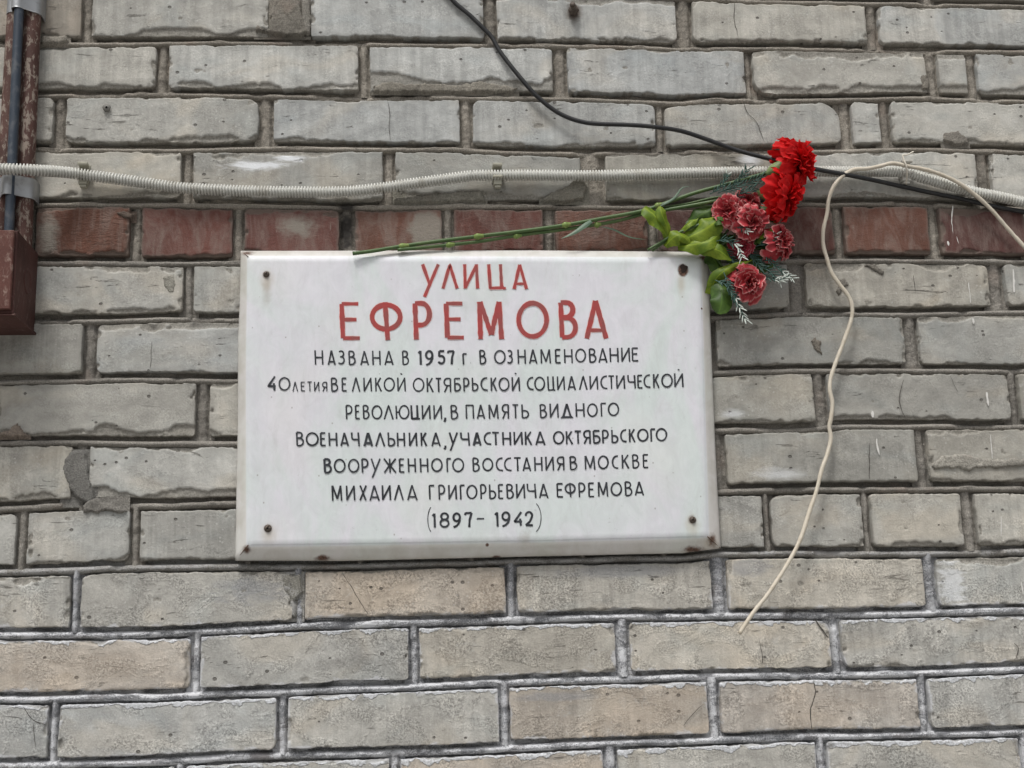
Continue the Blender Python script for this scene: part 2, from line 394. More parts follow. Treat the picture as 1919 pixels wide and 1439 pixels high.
M['redhalo'] = mat_paint('faded_red_edge', (.72, .44, .42), (.70, .50, .48))
M['blackpaint'] = mat_paint('black_enamel', (.018, .020, .025), (.042, .046, .054))
def mat_simple(name, c, rough=.6, var=.3, sc_=60, bump_=.0004, dirt=None, dk=.5, spec=.35, **kw):
    t = NT(name); n = t.noise(sc_, 5, .65, dist=.5); f = t.noise(sc_ * 9, 3, .7)
    col = t.mix(0.0, c, c); col = t.mul(col, t.m_('ADD', 1 - var / 2, t.m_('MULTIPLY', n, var)))
    if dirt is not None: col = t.mix(t.m_('MULTIPLY', t.ramp(n, .48, .66), dk), col, dirt)
    return t.done(col, rough, t.bump(t.m_('ADD', n, t.m_('MULTIPLY', f, .4)), bump_, st=.7), Specular_IOR_Level=spec, **kw)
M['conduit'] = mat_simple('grey_plastic_conduit', (.52, .52, .485), .5, .25, 40, .0002, (.36, .345, .30), .6)
M['clip'] = mat_simple('plastic_clip', (.40, .39, .32), .6, .3, 60, .0003, (.24, .22, .17), .5)
M['clipwhite'] = mat_simple('pale_plastic_clip', (.52, .51, .47), .55, .3, 60, .0003, (.3, .28, .24), .5)
M['blackcable'] = mat_simple('black_cable_sheath', (.012, .0125, .014), .42, .4, 60, .0003, (.035, .034, .031), .5, .45)
M['bluecable'] = mat_simple('blue_black_cable_sheath', (.026, .038, .056), .38, .4, 50, .0003, (.12, .125, .13), .5, .5)
M['wire'] = mat_simple('cream_wire_insulation', (.56, .51, .42), .5, .35, 50, .0003, (.40, .34, .25), .5)
M['wiretie'] = mat_simple('cream_twist_tie', (.62, .58, .50), .5, .2)
M['galv'] = mat_simple('galvanised_band', (.36, .37, .38), .42, .4, 50, .0003, (.20, .20, .20), .6, .5, Metallic=.6)
M['screw'] = mat_simple('rusty_screw_steel', (.10, .08, .065), .6, .5, 300, .0005, (.05, .03, .02), .7)
M['darkhole'] = mat_simple('rusted_through_hole', (.03, .02, .016), .9, .5, 300, .0005)
def mat_rustpipe(name, base, peel, lo=.47, hi=.56, k=(1, 1, .5)):
    t = NT(name); n = t.noise(120, 6, .72, k, .35); f = t.noise(500, 3, .7); b = t.noise(12, 3)
    col = t.mix(t.ramp(b, .35, .65), base, tuple(x * .6 for x in base))
    col = t.mix(t.ramp(n, lo, hi), col, peel)
    col = t.mul(col, t.m_('ADD', .75, t.m_('MULTIPLY', f, .5)))
    return t.done(col, .7, t.bump(t.m_('ADD', n, t.m_('MULTIPLY', f, .3)), .0008, st=.8), Specular_IOR_Level=.3)
M['pipe'] = mat_rustpipe('flaking_brown_pipe_paint', (.105, .052, .042), (.25, .205, .17), .50, .58, (1.1, 1, .5))
M['box'] = mat_rustpipe('red_brown_box_paint', (.115, .045, .035), (.26, .18, .15), .52, .72, (1, 1, .6))
M['boxside'] = mat_rustpipe('red_brown_box_side_paint', (.085, .036, .03), (.14, .09, .075), .54, .72, (1, 1, .6))

# ------------------------------------------------------------------ the brick wall
# centre lines of the pointed bed joints, traced on the wall
J = {0: [(-60, -21), (200, -20), (640, -18), (1060, -12), (1280, -7), (1400, 0), (1700, 5), (1919, 9)],
1: [(20, 79), (200, 80), (400, 78), (640, 80), (850, 82), (1060, 84), (1280, 89), (1500, 89), (1700, 92), (1919, 95)],
2: [(75, 177), (200, 176), (400, 176), (640, 181), (850, 180), (1060, 182), (1280, 190), (1350, 186), (1500, 186), (1700, 182), (1919, 187)],
3: [(65, 278), (300, 278), (400, 279), (520, 275), (640, 276), (850, 278), (940, 283), (1060, 285), (1280, 283), (1500, 282), (1700, 277), (1919, 282)],
4: [(65, 382), (250, 381), (430, 383), (640, 388), (850, 385), (1060, 385), (1240, 387), (1500, 380), (1700, 380), (1919, 388)],
5: [(75, 491), (200, 491), (350, 492), (1500, 486), (1600, 486), (1800, 487), (1919, 489)],
6: [(70, 599), (200, 600), (320, 596), (440, 598), (1345, 593), (1500, 586), (1700, 587), (1919, 583)],
7: [(0, 714), (150, 712), (250, 709), (440, 711), (1345, 698), (1500, 693), (1700, 693), (1919, 693)],
8: [(0, 830), (150, 828), (300, 830), (440, 829), (1345, 805), (1500, 803), (1600, 797), (1919, 798)],
9: [(0, 953), (150, 945), (300, 946), (440, 943), (1345, 920), (1500, 916), (1700, 914), (1919, 914)],
10: [(0, 1071), (100, 1068), (200, 1063), (300, 1061), (440, 1060), (640, 1059), (850, 1053), (1060, 1047), (1280, 1044), (1345, 1037), (1500, 1035), (1700, 1036), (1919, 1032)],
11: [(0, 1188), (150, 1188), (300, 1186), (440, 1178), (640, 1169), (850, 1164), (1060, 1157), (1280, 1154), (1400, 1152), (1500, 1152), (1700, 1148), (1919, 1143)],
12: [(0, 1310), (150, 1308), (300, 1304), (440, 1299), (640, 1290), (850, 1282), (1060, 1274), (1280, 1267), (1500, 1263), (1700, 1262), (1919, 1252)],
13: [(0, 1434), (150, 1432), (300, 1427), (440, 1419), (640, 1413), (850, 1407), (1060, 1396), (1280, 1389), (1500, 1379), (1700, 1377), (1919, 1371)]}
J[14] = [(x, y + 119) for x, y in J[13]]
JW = {k: np.array([(P(x, y).x, P(x, y).z) for x, y in v]) for k, v in J.items()}
def jz(k, x):
    if k < 0: return jz(0, x) - .077 * k
    if k > 14: return jz(14, x) - .077 * (k - 14)
    a = JW[k]; z = np.interp(x, a[:, 0], a[:, 1])
    return z
def jpy(k, px): a = np.array(J[k]); return float(np.interp(px, a[:, 0], a[:, 1]))
GU = lambda k: .0088 if k < 10 else .0078      # joint centre to the brick above
GL = lambda k: .0050 if k < 9 else .0075        # joint centre to the brick below

# rows: (left px, right px, colour, options)
g1, g2, g3, g4, g5 = (.39, .382, .35), (.42, .412, .378), (.355, .345, .312), (.395, .397, .378), (.335, .328, .298)
lb1, lb2, lb3 = (.40, .396, .372), (.42, .40, .357), (.425, .385, .335)
ROWS = {
0: [(-190, 152, (.31, .28, .24), {}), (172, 503, g1, {'tr': 5}), (583, 907, g4, {'tl': 4}), (931, 1268, g4, {'br': 9}), (1298, 1624, g2, {'bl': 9}), (1648, 1990, g4, {'tl': 9, 'bl': 8})],
1: [(-63, 292, g1, {'tr': 5, 'br': 5, 'cb': 1}), (316, 672, g4, {'bl': 6, 'cb': .6}), (693, 1037, g4, {'cb': 1.6}), (1064, 1396, g4, {}), (1412, 1736, g1, {'bl': 20, 'tl': 4, 'cb': .8, 'ct': .8}), (1760, 1813, g2, {}), (1833, 2180, g4, {'bl': 9})],
2: [(-230, 99, g1, {}), (123, 485, g4, {'tr': 14, 'br': 11, 'cb': .6}), (512, 862, g4, {'br': 4, 'cb': .4}), (886, 1229, g4, {'tl': 12, 'tr': 8, 'cb': .5}), (1247, 1575, g3, {'tl': 10, 'tr': 30, 'br': 9}), (1598, 1650, g4, {'tl': 7}), (1672, 2010, g2, {'tl': 8})],
3: [(-20, 339, g1, {'cb': .5}), (361, 718, g3, {}), (741, 1090, g5, {'cb': 1.2, 'br': 13}), (1135, 1480, g5, {}), (1502, 1832, g2, {}), (1860, 2200, g2, {})],
5: [(-10, 343, g1, {'br': 5, 'tr': 3}), (362, 718, g1, {'bl': 4}), (740, 1098, g1, {}), (1120, 1478, g5, {}), (1511, 1854, g3, {'tl': 5, 'tr': 8, 'bl': 5}), (1886, 2220, g4, {'bl': 8, 'tl': 4})],
6: [(-200, 154, g3, {'tr': 4}), (181, 538, g4, {'tl': 7, 'bl': 9}), (560, 918, g1, {}), (940, 1318, g1, {}), (1344, 1697, g5, {'br': 5, 'tr': 3}), (1724, 2065, g3, {'tl': 5})],
7: [(-8, 366, g1, {'br': 5, 'cb': .8}), (392, 756, g1, {'tl': 4, 'bl': 6}), (778, 1140, g1, {}), (1162, 1526, g5, {}), (1553, 1893, g3, {'tl': 4}), (1912, 2250, g5, {})],
8: [(-215, 134, g1, {'cb': .8}), (166, 540, g1, {'bl': 8, 'cb': .8}), (562, 930, g1, {}), (952, 1322, g1, {}), (1361, 1719, g5, {'tl': 5, 'br': 4, 'bl': 4}), (1741, 2085, g3, {'tl': 5, 'bl': 5})],
9: [(-180, 29, g1, {}), (50, 242, g1, {'br': 7, 'cb': .8}), (262, 454, g1, {}), (474, 664, g1, {}), (684, 874, g1, {}), (893, 1080, g1, {}), (1099, 1232, g1, {}), (1252, 1430, g3, {}), (1446, 1617, g1, {'tl': 12}), (1634, 1804, g1, {'tr': 5, 'bl': 6, 'br': 5}), (1831, 2010, g2, {'bl': 5})],
10: [(-240, 131, lb1, {'tr': 4}), (151, 549, lb1, {'tl': 9, 'tr': 14}), (571, 948, lb3, {}), (969, 1334, lb2, {'bl': 5}), (1364, 1732, lb2, {'br': 4, 'tl': 3}), (1758, 2110, g1, {'tl': 5})],
11: [(-35, 357, lb3, {}), (376, 766, lb1, {'br': 5, 'bl': 3}), (786, 1155, lb2, {'bl': 3, 'br': 3}), (1182, 1557, lb2, {'tl': 5, 'bl': 4, 'tr': 13}), (1579, 1960, lb1, {'bl': 13, 'tl': 4})],
12: [(-310, 89, lb1, {'tr': 3}), (109, 518, lb1, {'tl': 5, 'br': 9, 'tr': 4}), (539, 935, lb1, {'tl': 4}), (956, 1327, lb3, {'bl': 4, 'br': 5}), (1351, 1722, lb3, {'tl': 3}), (1742, 2110, lb1, {'bl': 6, 'tl': 5})],
13: [(-60, 325, lb1, {}), (346, 730, lb1, {}), (751, 1132, lb3, {'tr': 4}), (1159, 1531, lb1, {}), (1553, 1915, lb1, {}), (1936, 2300, lb1, {})],
}
r1, r2, r3 = (.150, .070, .050), (.128, .053, .043), (.092, .042, .036)
REDROW = [(-125, 50, r1, 1.0), (66, 243, r1, 1.0), (265, 436, r2, .1), (458, 636, r2, .25), (665, 829, r1, .3), (851, 1019, r2, .4), (1041, 1215, r1, 1.0), (1236, 1392, r3, .4), (1408, 1563, r3, .15), (1583, 1742, r1, .15), (1763, 1922, r3, .1), (1942, 2100, r2, .3)]

wall = empty('brick_wall', (0.1, .05, 0), 'old wall of grey sand-lime bricks with one course of red brick headers and rounded pointing', 'brick wall')

def edges_mm(L, fine):
    e = [0, .4, .9, 1.6, 2.6, 3.9, 5.4, 7.2]
    n = max(3, int((L - 14.4) / fine)); mid = np.linspace(7.2, L - 7.2, n + 1)[1:-1]
    return np.r_[e, mid, L - np.array(e[::-1])]
BR = []
def brick(k, x0, x1, col, opt, mat, alpha, seed, fine=2.7):
    xc = (x0 + x1) / 2; W = (x1 - x0) * 1000
    z1 = lambda x: jz(k, x) - GL(k); z0 = lambda x: jz(k + 1, x) + GU(k + 1)
    H = float(z1(xc) - z0(xc)) * 1000
    ue = edges_mm(W, fine); ve = edges_mm(H, fine)
    U, Vv = np.meshgrid(ue, ve)
    X = x0 + U / 1000
    zb, zt = z0(X), z1(X)
    s = seed * 13
    am = opt.get('am', 1.0)
    zb = zb + (fbm(X * 60, X * 0 + s, s, 3) * .0009 + fbm(X * 260, X * 0 + s, s + 2, 2) * .0007) * am + np.maximum(0, fbm(X * 25, X * 0 + s, s + 3, 3) - .32) * .004 * am
    zt = zt + (fbm(X * 60, X * 0 + s + 9, s + 1, 3) * .0008 + fbm(X * 260, X * 0 + s, s + 12, 2) * .0007) * am - np.maximum(0, fbm(X * 25, X * 0 + s, s + 5, 3) - .35) * .003 * am
    Z = zb + (zt - zb) * Vv / H
    zz = (Vv) ; 
    def corner(r, dist):   # inset of the side at distance dist (mm) from the bottom/top
        r = max(r, 1.2); q = np.clip(r - dist, 0, r); return (r - np.sqrt(np.maximum(r * r - q * q, 0))) / 1000
    li = np.maximum(corner(opt.get('bl', 2.2), zz), corner(opt.get('tl', 2.2), H - zz)) + fbm(Z * 70, Z * 0 + s, s + 7, 4) * .0011 * am + .0004
    ri = np.maximum(corner(opt.get('br', 2.2), zz), corner(opt.get('tr', 2.2), H - zz)) + fbm(Z * 70, Z * 0 + s, s + 8, 4) * .0011 * am + .0004
    t = U / W
    X = (x0 + li) + t * ((x1 - ri) - (x0 + li))
    dl, dr, db, dt = (X - x0 - li) * 1000, (x1 - ri - X) * 1000, (Z - zb) * 1000, (zt - Z) * 1000
    d = np.minimum(np.minimum(dl, dr), np.minimum(db, dt))
    rr = opt.get('rr', 1.3)
    q = np.clip(rr - d, 0, rr); Y = rr - np.sqrt(np.maximum(rr * rr - q * q, 0))
    Y = Y + fbm(X * 90, Z * 90, s + 20, 3) * .22 + fbm(X * 18, Z * 25, s + 21, 2) * .45
    # chips along the arrises
    cb = opt.get('cb', .25) ; ct = opt.get('ct', .2)
    nz = fbm(X * 55, Z * 80, s + 30, 4)
    reach = np.where(db < dt, cb, ct) * 9
    reach = reach * (1 + .9 * vn(X * 22, Z * 0, s + 33))
    de = np.where(db < dt, db, dt)
    chip = np.clip((reach - de + nz * 6) / 1.6, 0, 1) * np.clip((nz + .25 + .35 * np.where(db < dt, cb, ct)) * 3, 0, 1)
    nz2 = fbm(X * 70, Z * 60, s + 40, 4)
    chip = np.maximum(chip, np.clip((3.2 - np.minimum(dl, dr) + nz2 * 8) / 3.0, 0, 1) * np.clip((nz2 - random.uniform(.05, .4)) * 6, 0, 1))
    spot = np.clip((fbm(X * 42, Z * 60, s + 50, 4) - .50 - .22 * random.random()) * 7, 0, 1) * opt.get('spot', 1)
    Y = Y + chip * (2.6 + nz * 1.6) + spot * .9
    chip = np.maximum(chip, spot * .8)
    nrm = opt.get('y', 0.0)
    tilt = opt['tilt']
    Yw = (Y / 1000) + nrm + tilt[0] * (X - xc) + tilt[1] * (Z - Z.mean())
    nr, nc = X.shape
    Vt = np.stack([X, Yw, Z], -1).reshape(-1, 3)
    Fc = gridfaces(nr, nc)
    # sides
    idx = np.arange(nr * nc).reshape(nr, nc)
    ring = np.r_[idx[0, :], idx[1:, -1], idx[-1, -2::-1], idx[-2:0:-1, 0]]
    back = Vt[ring].copy(); back[:, 1] = .024
    b0 = len(Vt); m = len(ring)
    Vt = np.r_[Vt, back]
    j = np.arange(m); j2 = (j + 1) % m
    Fs = np.stack([ring[j], b0 + j, b0 + j2, ring[j2]], -1)
    Fc = np.r_[Fc, Fs]
    A = lambda a, v: np.r_[a.ravel(), np.full(m, v)]
    o = add('brick', Vt, Fc, mat, wall, origin=(xc, 0, float(Z.mean())), attrs={'chip': A(chip, .6), 'edge': A(d, 0), 'top': A(dt, 30)})
    o.color = (*col, alpha)
    return o

def jitter(c, a=.075):
    k = 1 + random.uniform(-a, a); w = random.uniform(-.02, .02); return (c[0] * k * (1 + w), c[1] * k, c[2] * k * (1 - w * 1.5))
LAY = {}; seed = 1
for k, row in ROWS.items():
    lay = []
    for (a, b, col, opt) in row:
        ym = lambda px: (jpy(k, px) + jpy(k + 1, px)) / 2
        lay.append((P(a, ym(a)).x, P(b, ym(b)).x, col, opt, M['brick'], (.15 if k < 9 else .35 if k == 9 else 1.0)))
    LAY[k] = lay
LAY[4] = [(P(a, 435).x, P(b, 435).x, col, {'cb': .3 + .3 * al, 'spot': al}, M['red'], al) for a, b, col, al in REDROW]
XMIN, XMAX = -1.05, 1.15
for k in range(-2, 16):
    if k not in LAY:
        off = .131 if k % 2 else 0
        LAY[k] = [(-.95 + off + i * .262, -.95 + off + i * .262 + .249, lb1 if k > 9 else g1, {}, M['brick'], 1.0 if k > 9 else .15) for i in range(8)]
    lay = LAY[k]
    wd = .262 if k != 4 else .133
    while lay[0][0] - .013 > XMIN + .1:
        a = lay[0][0] - .013; lay.insert(0, (a - wd + .013, a, lay[0][2], {}, lay[0][4], lay[0][5]))
    while lay[-1][1] + .013 < XMAX - .1:
        a = lay[-1][1] + .013; lay.append((a, a + wd - .013, lay[-1][2], {}, lay[-1][4], lay[-1][5]))
fx0, fx1 = P(0, 700).x - .03, P(1919, 700).x + .03
BRK = {}
for k in sorted(LAY):
    for i, (a, b, col, opt, mt, al) in enumerate(LAY[k]):
        seed += 1
        opt = dict(opt); opt.setdefault('y', random.uniform(-.0018, .0018)); opt.setdefault('rr', random.choice([.8, 1.2, 1.6, 2.4])); opt.setdefault('cb', random.choice([0, 0, .1, .2, .4, .7] if k < 10 else [-.3, -.2, 0, .1])); opt.setdefault('ct', random.choice([0, .1, .2, .6]))
        [opt.setdefault(q_, random.choice([.8, 1, 1.2, 1.5, 2, 2.5, 4, 7])) for q_ in ('tl', 'tr', 'bl', 'br')]; opt['tilt'] = (random.uniform(-.006, .006), random.uniform(-.02, .02))
        infr = (b > fx0 and a < fx1 and 0 <= k <= 13)
        o = brick(k, a, b, jitter(col), opt, mt, al, seed, 1.9 if infr else 14)
        BRK[(k, i)] = o
        if k == 4: o['label'] = 'red clay brick header'
def brick_at(px, py):
    p = P(px, py); best = None; bd = 9
    for key, o in BRK.items():
        w_ = WL[o.name]; d = max(0, abs(w_.x - p.x) - .10) + abs(w_.z - p.z) * 3
        if d < bd: bd = d; best = o
    return best

# bed joints: dark recess above, rounded bead of mortar below
def mcol(k):
    if k <= 4: return (.27, .247, .212, 0.0)
    if k <= 9: return (.245, .23, .205, 0.0)
    if k == 10: return (.23, .22, .20, .3)
    return (.21, .215, .228, 1.0)
for k in range(-1, 16):
    fine = 0 <= k <= 14
    xs = np.arange(XMIN, XMAX, .0018 if fine else .02)
    up, lo = GU(k) + .004, GL(k) + .004
    zo = np.r_[np.linspace(-lo, -.0062, 3), np.linspace(-.0057, .0052, 14), np.linspace(.0058, up, 5)]
    X, Zo = np.meshgrid(xs, zo)
    s = 500 + k * 11
    wig = fbm(X * 14, X * 0 + k, s, 3) * .0013
    rb = .0049 + .0006 * fbm(X * 20, X * 0, s + 1, 2)
    cen = wig - .0011
    q = np.clip(1 - ((Zo - cen) / rb) ** 2, 0, 1)
    damage = np.clip((fbm(X * 16, X * 0 + 5, s + 2, 3) - .30) * 6, 0, 1)
    Y = .0155 - (.0140 * (1 - .40 * damage)) * q ** .40
    Y += fbm(X * 240, Zo * 240 + k, s + 3, 3) * .00055 + fbm(X * 70, Zo * 90, s + 4, 3) * (.0005 + .0016 * damage) * (1 if fine else 0)
    # lumps of mortar squeezed up under the brick above
    lump = np.clip(fbm(X * 30, Zo * 60, s + 6, 3) - .2, 0, 1) * np.clip(Zo / .006, 0, 1)
    Y -= lump * .016
    Z = jz(k, X) + Zo
    o = add('mortar_bed', np.stack([X, Y, Z], -1).reshape(-1, 3), gridfaces(*X.shape), M['mortar'], wall)
    o.color = mcol(k)
# head joints
for k in sorted(LAY):
    lay = LAY[k]
    for i in range(len(lay) - 1):
        a, b = lay[i][1], lay[i + 1][0]
        xc = (a + b) / 2; hw = (b - a) / 2
        infr = fx0 < xc < fx1 and 0 <= k <= 13
        n = 11 if infr else 4
        px = np.linspace(-hw - .006, hw + .006, n * 2 - 1)
        zt, zb = float(jz(k, xc)), float(jz(k + 1, xc))
        zs = np.linspace(zb + .001, zt - .001, 44 if infr else 6)
        X, Z = np.meshgrid(px, zs); s = 900 + k * 31 + i * 7
        wob = fbm(Z * 25, Z * 0, s, 2) * .0012
        q = np.clip(1 - ((X - wob) / (hw * .68)) ** 2, 0, 1)
        fl = 1.0 if k >= 9 else .55
        Y = .0110 - .0092 * fl * q ** .4 * (1 - .6 * np.clip(fbm(Z * 40, Z * 0, s + 2, 2), 0, 1)) - .0012 * (1 - fl)
        Y += fbm(X * 230, Z * 230, s + 3, 3) * .0014 + fbm(X * 60, Z * 60, s + 4, 2) * .0018
        X = X + xc
        # holes at the foot of some joints
        o = add('mortar_joint', np.stack([X, Y, Z], -1).reshape(-1, 3), gridfaces(*X.shape), M['mortar'], wall)
        c = mcol(k if k < 10 else 11); o.color = (*[v * .92 for v in c[:3]], .8 if k > 10 else (.5 if k == 10 else 0))

# smears of mortar over the bricks
def smear(pts, h, col, seed, white=0.0):
    """lumpy patch: pts = outline in pixels"""
    W = [P(*p) for p in pts]; x = np.array([p.x for p in W]); z = np.array([p.z for p in W])
    xa = np.arange(x.min() - .003, x.max() + .003, .0016); za = np.arange(z.min() - .003, z.max() + .003, .0016)
    X, Z = np.meshgrid(xa, za)
    Xn = X + fbm(X * 160, Z * 160, seed, 3) * .0022; Zn = Z + fbm(X * 160, Z * 160, seed + 4, 3) * .0022
    n = len(x); ins = np.zeros(X.shape, bool); dm = np.full(X.shape, 9.0)
    for i in range(n):
        j = (i + 1) % n
        cond = ((z[i] > Zn) != (z[j] > Zn)); xi = (x[j] - x[i]) * (Zn - z[i]) / (z[j] - z[i] + 1e-12) + x[i]
        ins ^= cond & (Xn < xi)
        dx, dz = x[j] - x[i], z[j] - z[i]; t = np.clip(((Xn - x[i]) * dx + (Zn - z[i]) * dz) / (dx * dx + dz * dz), 0, 1)
        dm = np.minimum(dm, np.hypot(Xn - x[i] - t * dx, Zn - z[i] - t * dz))
    sd_ = np.where(ins, dm, -dm)
    hh = np.clip(sd_ / .0022, -1.5, 1)
    Y = .0000 - h * np.sqrt(np.clip(hh, 0, 1)) * (1 + .5 * fbm(X * 45, Z * 45, seed + 6, 3)) + fbm(X * 220, Z * 220, seed + 8, 2) * .0004
    Y = np.where(hh < 0, .004, Y)
    o = add('mortar_smear', np.stack([X, Y, Z], -1).reshape(-1, 3), gridfaces(*X.shape), M['mortar'], wall)
    o.color = (*col, white); return o
mc = (.215, .20, .172)
smear([(512, -12), (560, -12), (566, 30), (578, 60), (560, 68), (530, 66), (505, 62), (480, 57), (482, 48), (500, 58), (506, 44)], .0032, mc, 3)
smear([(566, -12), (580, -12), (583, 40), (580, 62), (568, 58), (564, 20)], .0018, (.26, .245, .215), 4)
smear([(120, 862), (135, 845), (160, 846), (168, 900), (178, 930), (170, 945), (150, 935), (135, 925), (122, 900), (118, 880)], .0016, (.20, .195, .18), 5)
smear([(152, 948), (165, 938), (182, 934), (200, 943), (222, 948), (238, 958), (218, 960), (196, 956), (180, 964), (170, 958), (156, 961)], .0022, (.21, .20, .18), 6)
smear([(528, 1075), (545, 1080), (562, 1075), (566, 1110), (552, 1125), (556, 1160), (545, 1152), (545, 1125), (532, 1105)], .0016, (.235, .225, .19), 7, .3)
smear([(700, 160), (735, 152), (760, 158), (800, 155), (850, 160), (900, 152), (940, 158), (970, 165), (960, 172), (700, 172)], .0012, (.21, .195, .165), 8)
smear([(1745, 870), (1765, 855), (1800, 850), (1830, 858), (1870, 862), (1925, 858), (1925, 872), (1870, 878), (1830, 876), (1815, 884), (1795, 876), (1750, 880)], .0030, (.30, .285, .25), 9)
smear([(1770, 248), (1795, 246), (1815, 258), (1816, 268), (1790, 272), (1768, 262)], .002, (.21, .195, .17), 10)
smear([(1085, 330), (1100, 350), (1092, 372), (1060, 378), (1015, 376), (1030, 362), (1060, 350), (1075, 338)], .0016, (.2, .19, .16), 11)
smear([(740, 372), (820, 362), (900, 356), (910, 376), (740, 380)], .0012, (.2, .19, .16), 12)
smear([(78, 68), (100, 69), (126, 67), (128, 78), (110, 83), (78, 82)], .0045, (.27, .25, .215), 13)
smear([(215, 398), (235, 396), (252, 402), (248, 412), (232, 412)], .004, (.14, .11, .09), 14)
smear([(308, 516), (325, 513), (331, 530), (325, 550), (314, 548), (305, 532)], .0009, (.27, .26, .225), 15)
smear([(24, 798), (32, 793), (42, 808), (52, 818), (-4, 818), (-4, 812), (18, 804)], .0025, (.24, .20, .165), 16)
smear([(1568, 520), (1585, 522), (1592, 534), (1582, 538), (1575, 555), (1567, 548), (1572, 535)], .0014, (.2, .185, .16), 17)
smear([(1620, 498), (1640, 494), (1658, 510), (1655, 517), (1640, 508)], .001, (.2, .185, .16), 18)
smear([(1518, 638), (1526, 631), (1540, 640), (1536, 650), (1541, 664), (1530, 660), (1524, 648)], .0007, (.21, .19, .16), 19)
smear([(1725, 140), (1738, 138), (1742, 165), (1730, 168), (1724, 152)], .001, (.18, .165, .14), 20)

# thin marks on single bricks
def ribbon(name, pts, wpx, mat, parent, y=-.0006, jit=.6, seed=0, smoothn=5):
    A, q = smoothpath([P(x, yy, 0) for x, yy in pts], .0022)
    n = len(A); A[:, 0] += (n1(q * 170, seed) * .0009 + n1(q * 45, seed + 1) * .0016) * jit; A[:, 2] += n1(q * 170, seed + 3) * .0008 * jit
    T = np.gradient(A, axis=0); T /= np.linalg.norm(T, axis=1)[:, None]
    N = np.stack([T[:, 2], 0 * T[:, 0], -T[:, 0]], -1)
    ww = wpx * (.00046 if name == 'crack_shade' else .0006) * (.55 + .45 * (1 - (2 * q / q[-1] - 1) ** 4)) * (1 + .4 * n1(q * 300, seed + 5))
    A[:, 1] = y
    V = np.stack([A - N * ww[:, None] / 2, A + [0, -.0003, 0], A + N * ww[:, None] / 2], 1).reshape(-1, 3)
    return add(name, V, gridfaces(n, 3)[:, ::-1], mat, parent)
M['crack_shade'] = mat_simple('crack_shade', (.075, .068, .06), .95, .3)  # dark colour of flat ribbons stands for the shade inside the cracks
M['drip'] = mat_simple('white_drip', (.62, .61, .58), .7, .5, 200, .0003)
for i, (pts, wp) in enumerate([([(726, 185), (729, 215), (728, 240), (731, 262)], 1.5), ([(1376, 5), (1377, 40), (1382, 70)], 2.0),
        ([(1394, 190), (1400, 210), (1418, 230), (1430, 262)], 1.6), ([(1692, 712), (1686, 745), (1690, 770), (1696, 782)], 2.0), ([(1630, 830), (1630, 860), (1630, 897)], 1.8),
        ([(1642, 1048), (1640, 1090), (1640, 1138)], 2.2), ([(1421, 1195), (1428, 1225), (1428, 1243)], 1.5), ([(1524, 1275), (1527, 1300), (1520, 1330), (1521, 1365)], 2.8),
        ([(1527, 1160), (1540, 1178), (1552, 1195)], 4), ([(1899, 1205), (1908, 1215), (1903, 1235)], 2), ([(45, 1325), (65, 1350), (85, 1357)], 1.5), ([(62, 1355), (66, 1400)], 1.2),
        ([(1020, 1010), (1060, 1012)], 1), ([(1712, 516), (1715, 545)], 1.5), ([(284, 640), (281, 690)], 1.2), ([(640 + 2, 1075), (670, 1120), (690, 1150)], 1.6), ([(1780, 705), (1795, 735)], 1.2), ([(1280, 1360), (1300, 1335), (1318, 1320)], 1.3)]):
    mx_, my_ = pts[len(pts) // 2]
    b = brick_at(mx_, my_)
    ribbon('crack_shade', pts, wp, M['crack_shade'], b, seed=i)
for i, (pts, wp) in enumerate([([(1786, 386), (1784, 410), (1786, 438)], 3.0), ([(1792, 440), (1797, 462)], 4.5), ([(1776, 452), (1778, 461)], 5), ([(1898, 452), (1897, 462)], 4),
        ([(1642, 822), (1644, 840), (1647, 852)], 3.5), ([(1855, 815), (1860, 860)], 2.0), ([(1815, 530), (1818, 568)], 2.0), ([(1898, 505), (1900, 548)], 5.0), ([(1822, 597), (1824, 607)], 5), ([(1848, 735), (1852, 760)], 4.5),
        ([(1913, 1090), (1917, 1115)], 3), ([(1876, 968), (1877, 1005)], 2), ([(1635, 770), (1636, 782)], 6)]):
    mx_, my_ = pts[len(pts) // 2]
    ribbon('white_drip', pts, wp, M['drip'], brick_at(mx_, my_), y=-.0008, jit=.5, seed=i + 40)

# rest of the wall, outside the picture: plain bricks in one piece, and the core behind
ext = MB()
def extbrick(x0, x1, z0, z1):
    ext.box((x0, .001, z0), (x1, .02, z1), .002)
zt = float(jz(-2, 0)); zb_ = float(jz(16, 0))
k = 0
zz = zt
rowsz = []
while zz < 4.4: rowsz.append(zz); zz += .077
zz = zb_ - .077
while zz > -.03: rowsz.append(zz); zz -= .077
for i, z in enumerate(rowsz):
    for j in range(-22, 23):
        x = j * .262 + (.131 if i % 2 else 0); extbrick(x, x + .249, z + .006, z + .071)
for k in range(-2, 16):
    z1_ = float(jz(k, XMIN)) - .006; z1r = float(jz(k, XMAX)) - .006
    xl = LAY[k][0][0] - .013
    while xl > -5.6: extbrick(xl - .249, xl, z1_ - .064, z1_); xl -= .262
    xr = LAY[k][-1][1] + .013
    while xr < 5.8: extbrick(xr, xr + .249, z1r - .064, z1r); xr += .262
nv_ = len(ext.v); o = add('plain_brickwork', ext.v, ext.f, M['brick'], wall, smooth=False, attrs={'top': np.full(nv_, 30.0), 'edge': np.full(nv_, 20.0), 'chip': np.zeros(nv_)}); o['kind'] = 'stuff'; o.color = (.39, .375, .335, .3)
cm = MB(); cm.box((-5.7, .0175, -.1), (5.9, .42, 4.5)); o = cm.build('wall_core', M['mortar'], wall, smooth=False); o.color = (.17, .16, .14, 0)

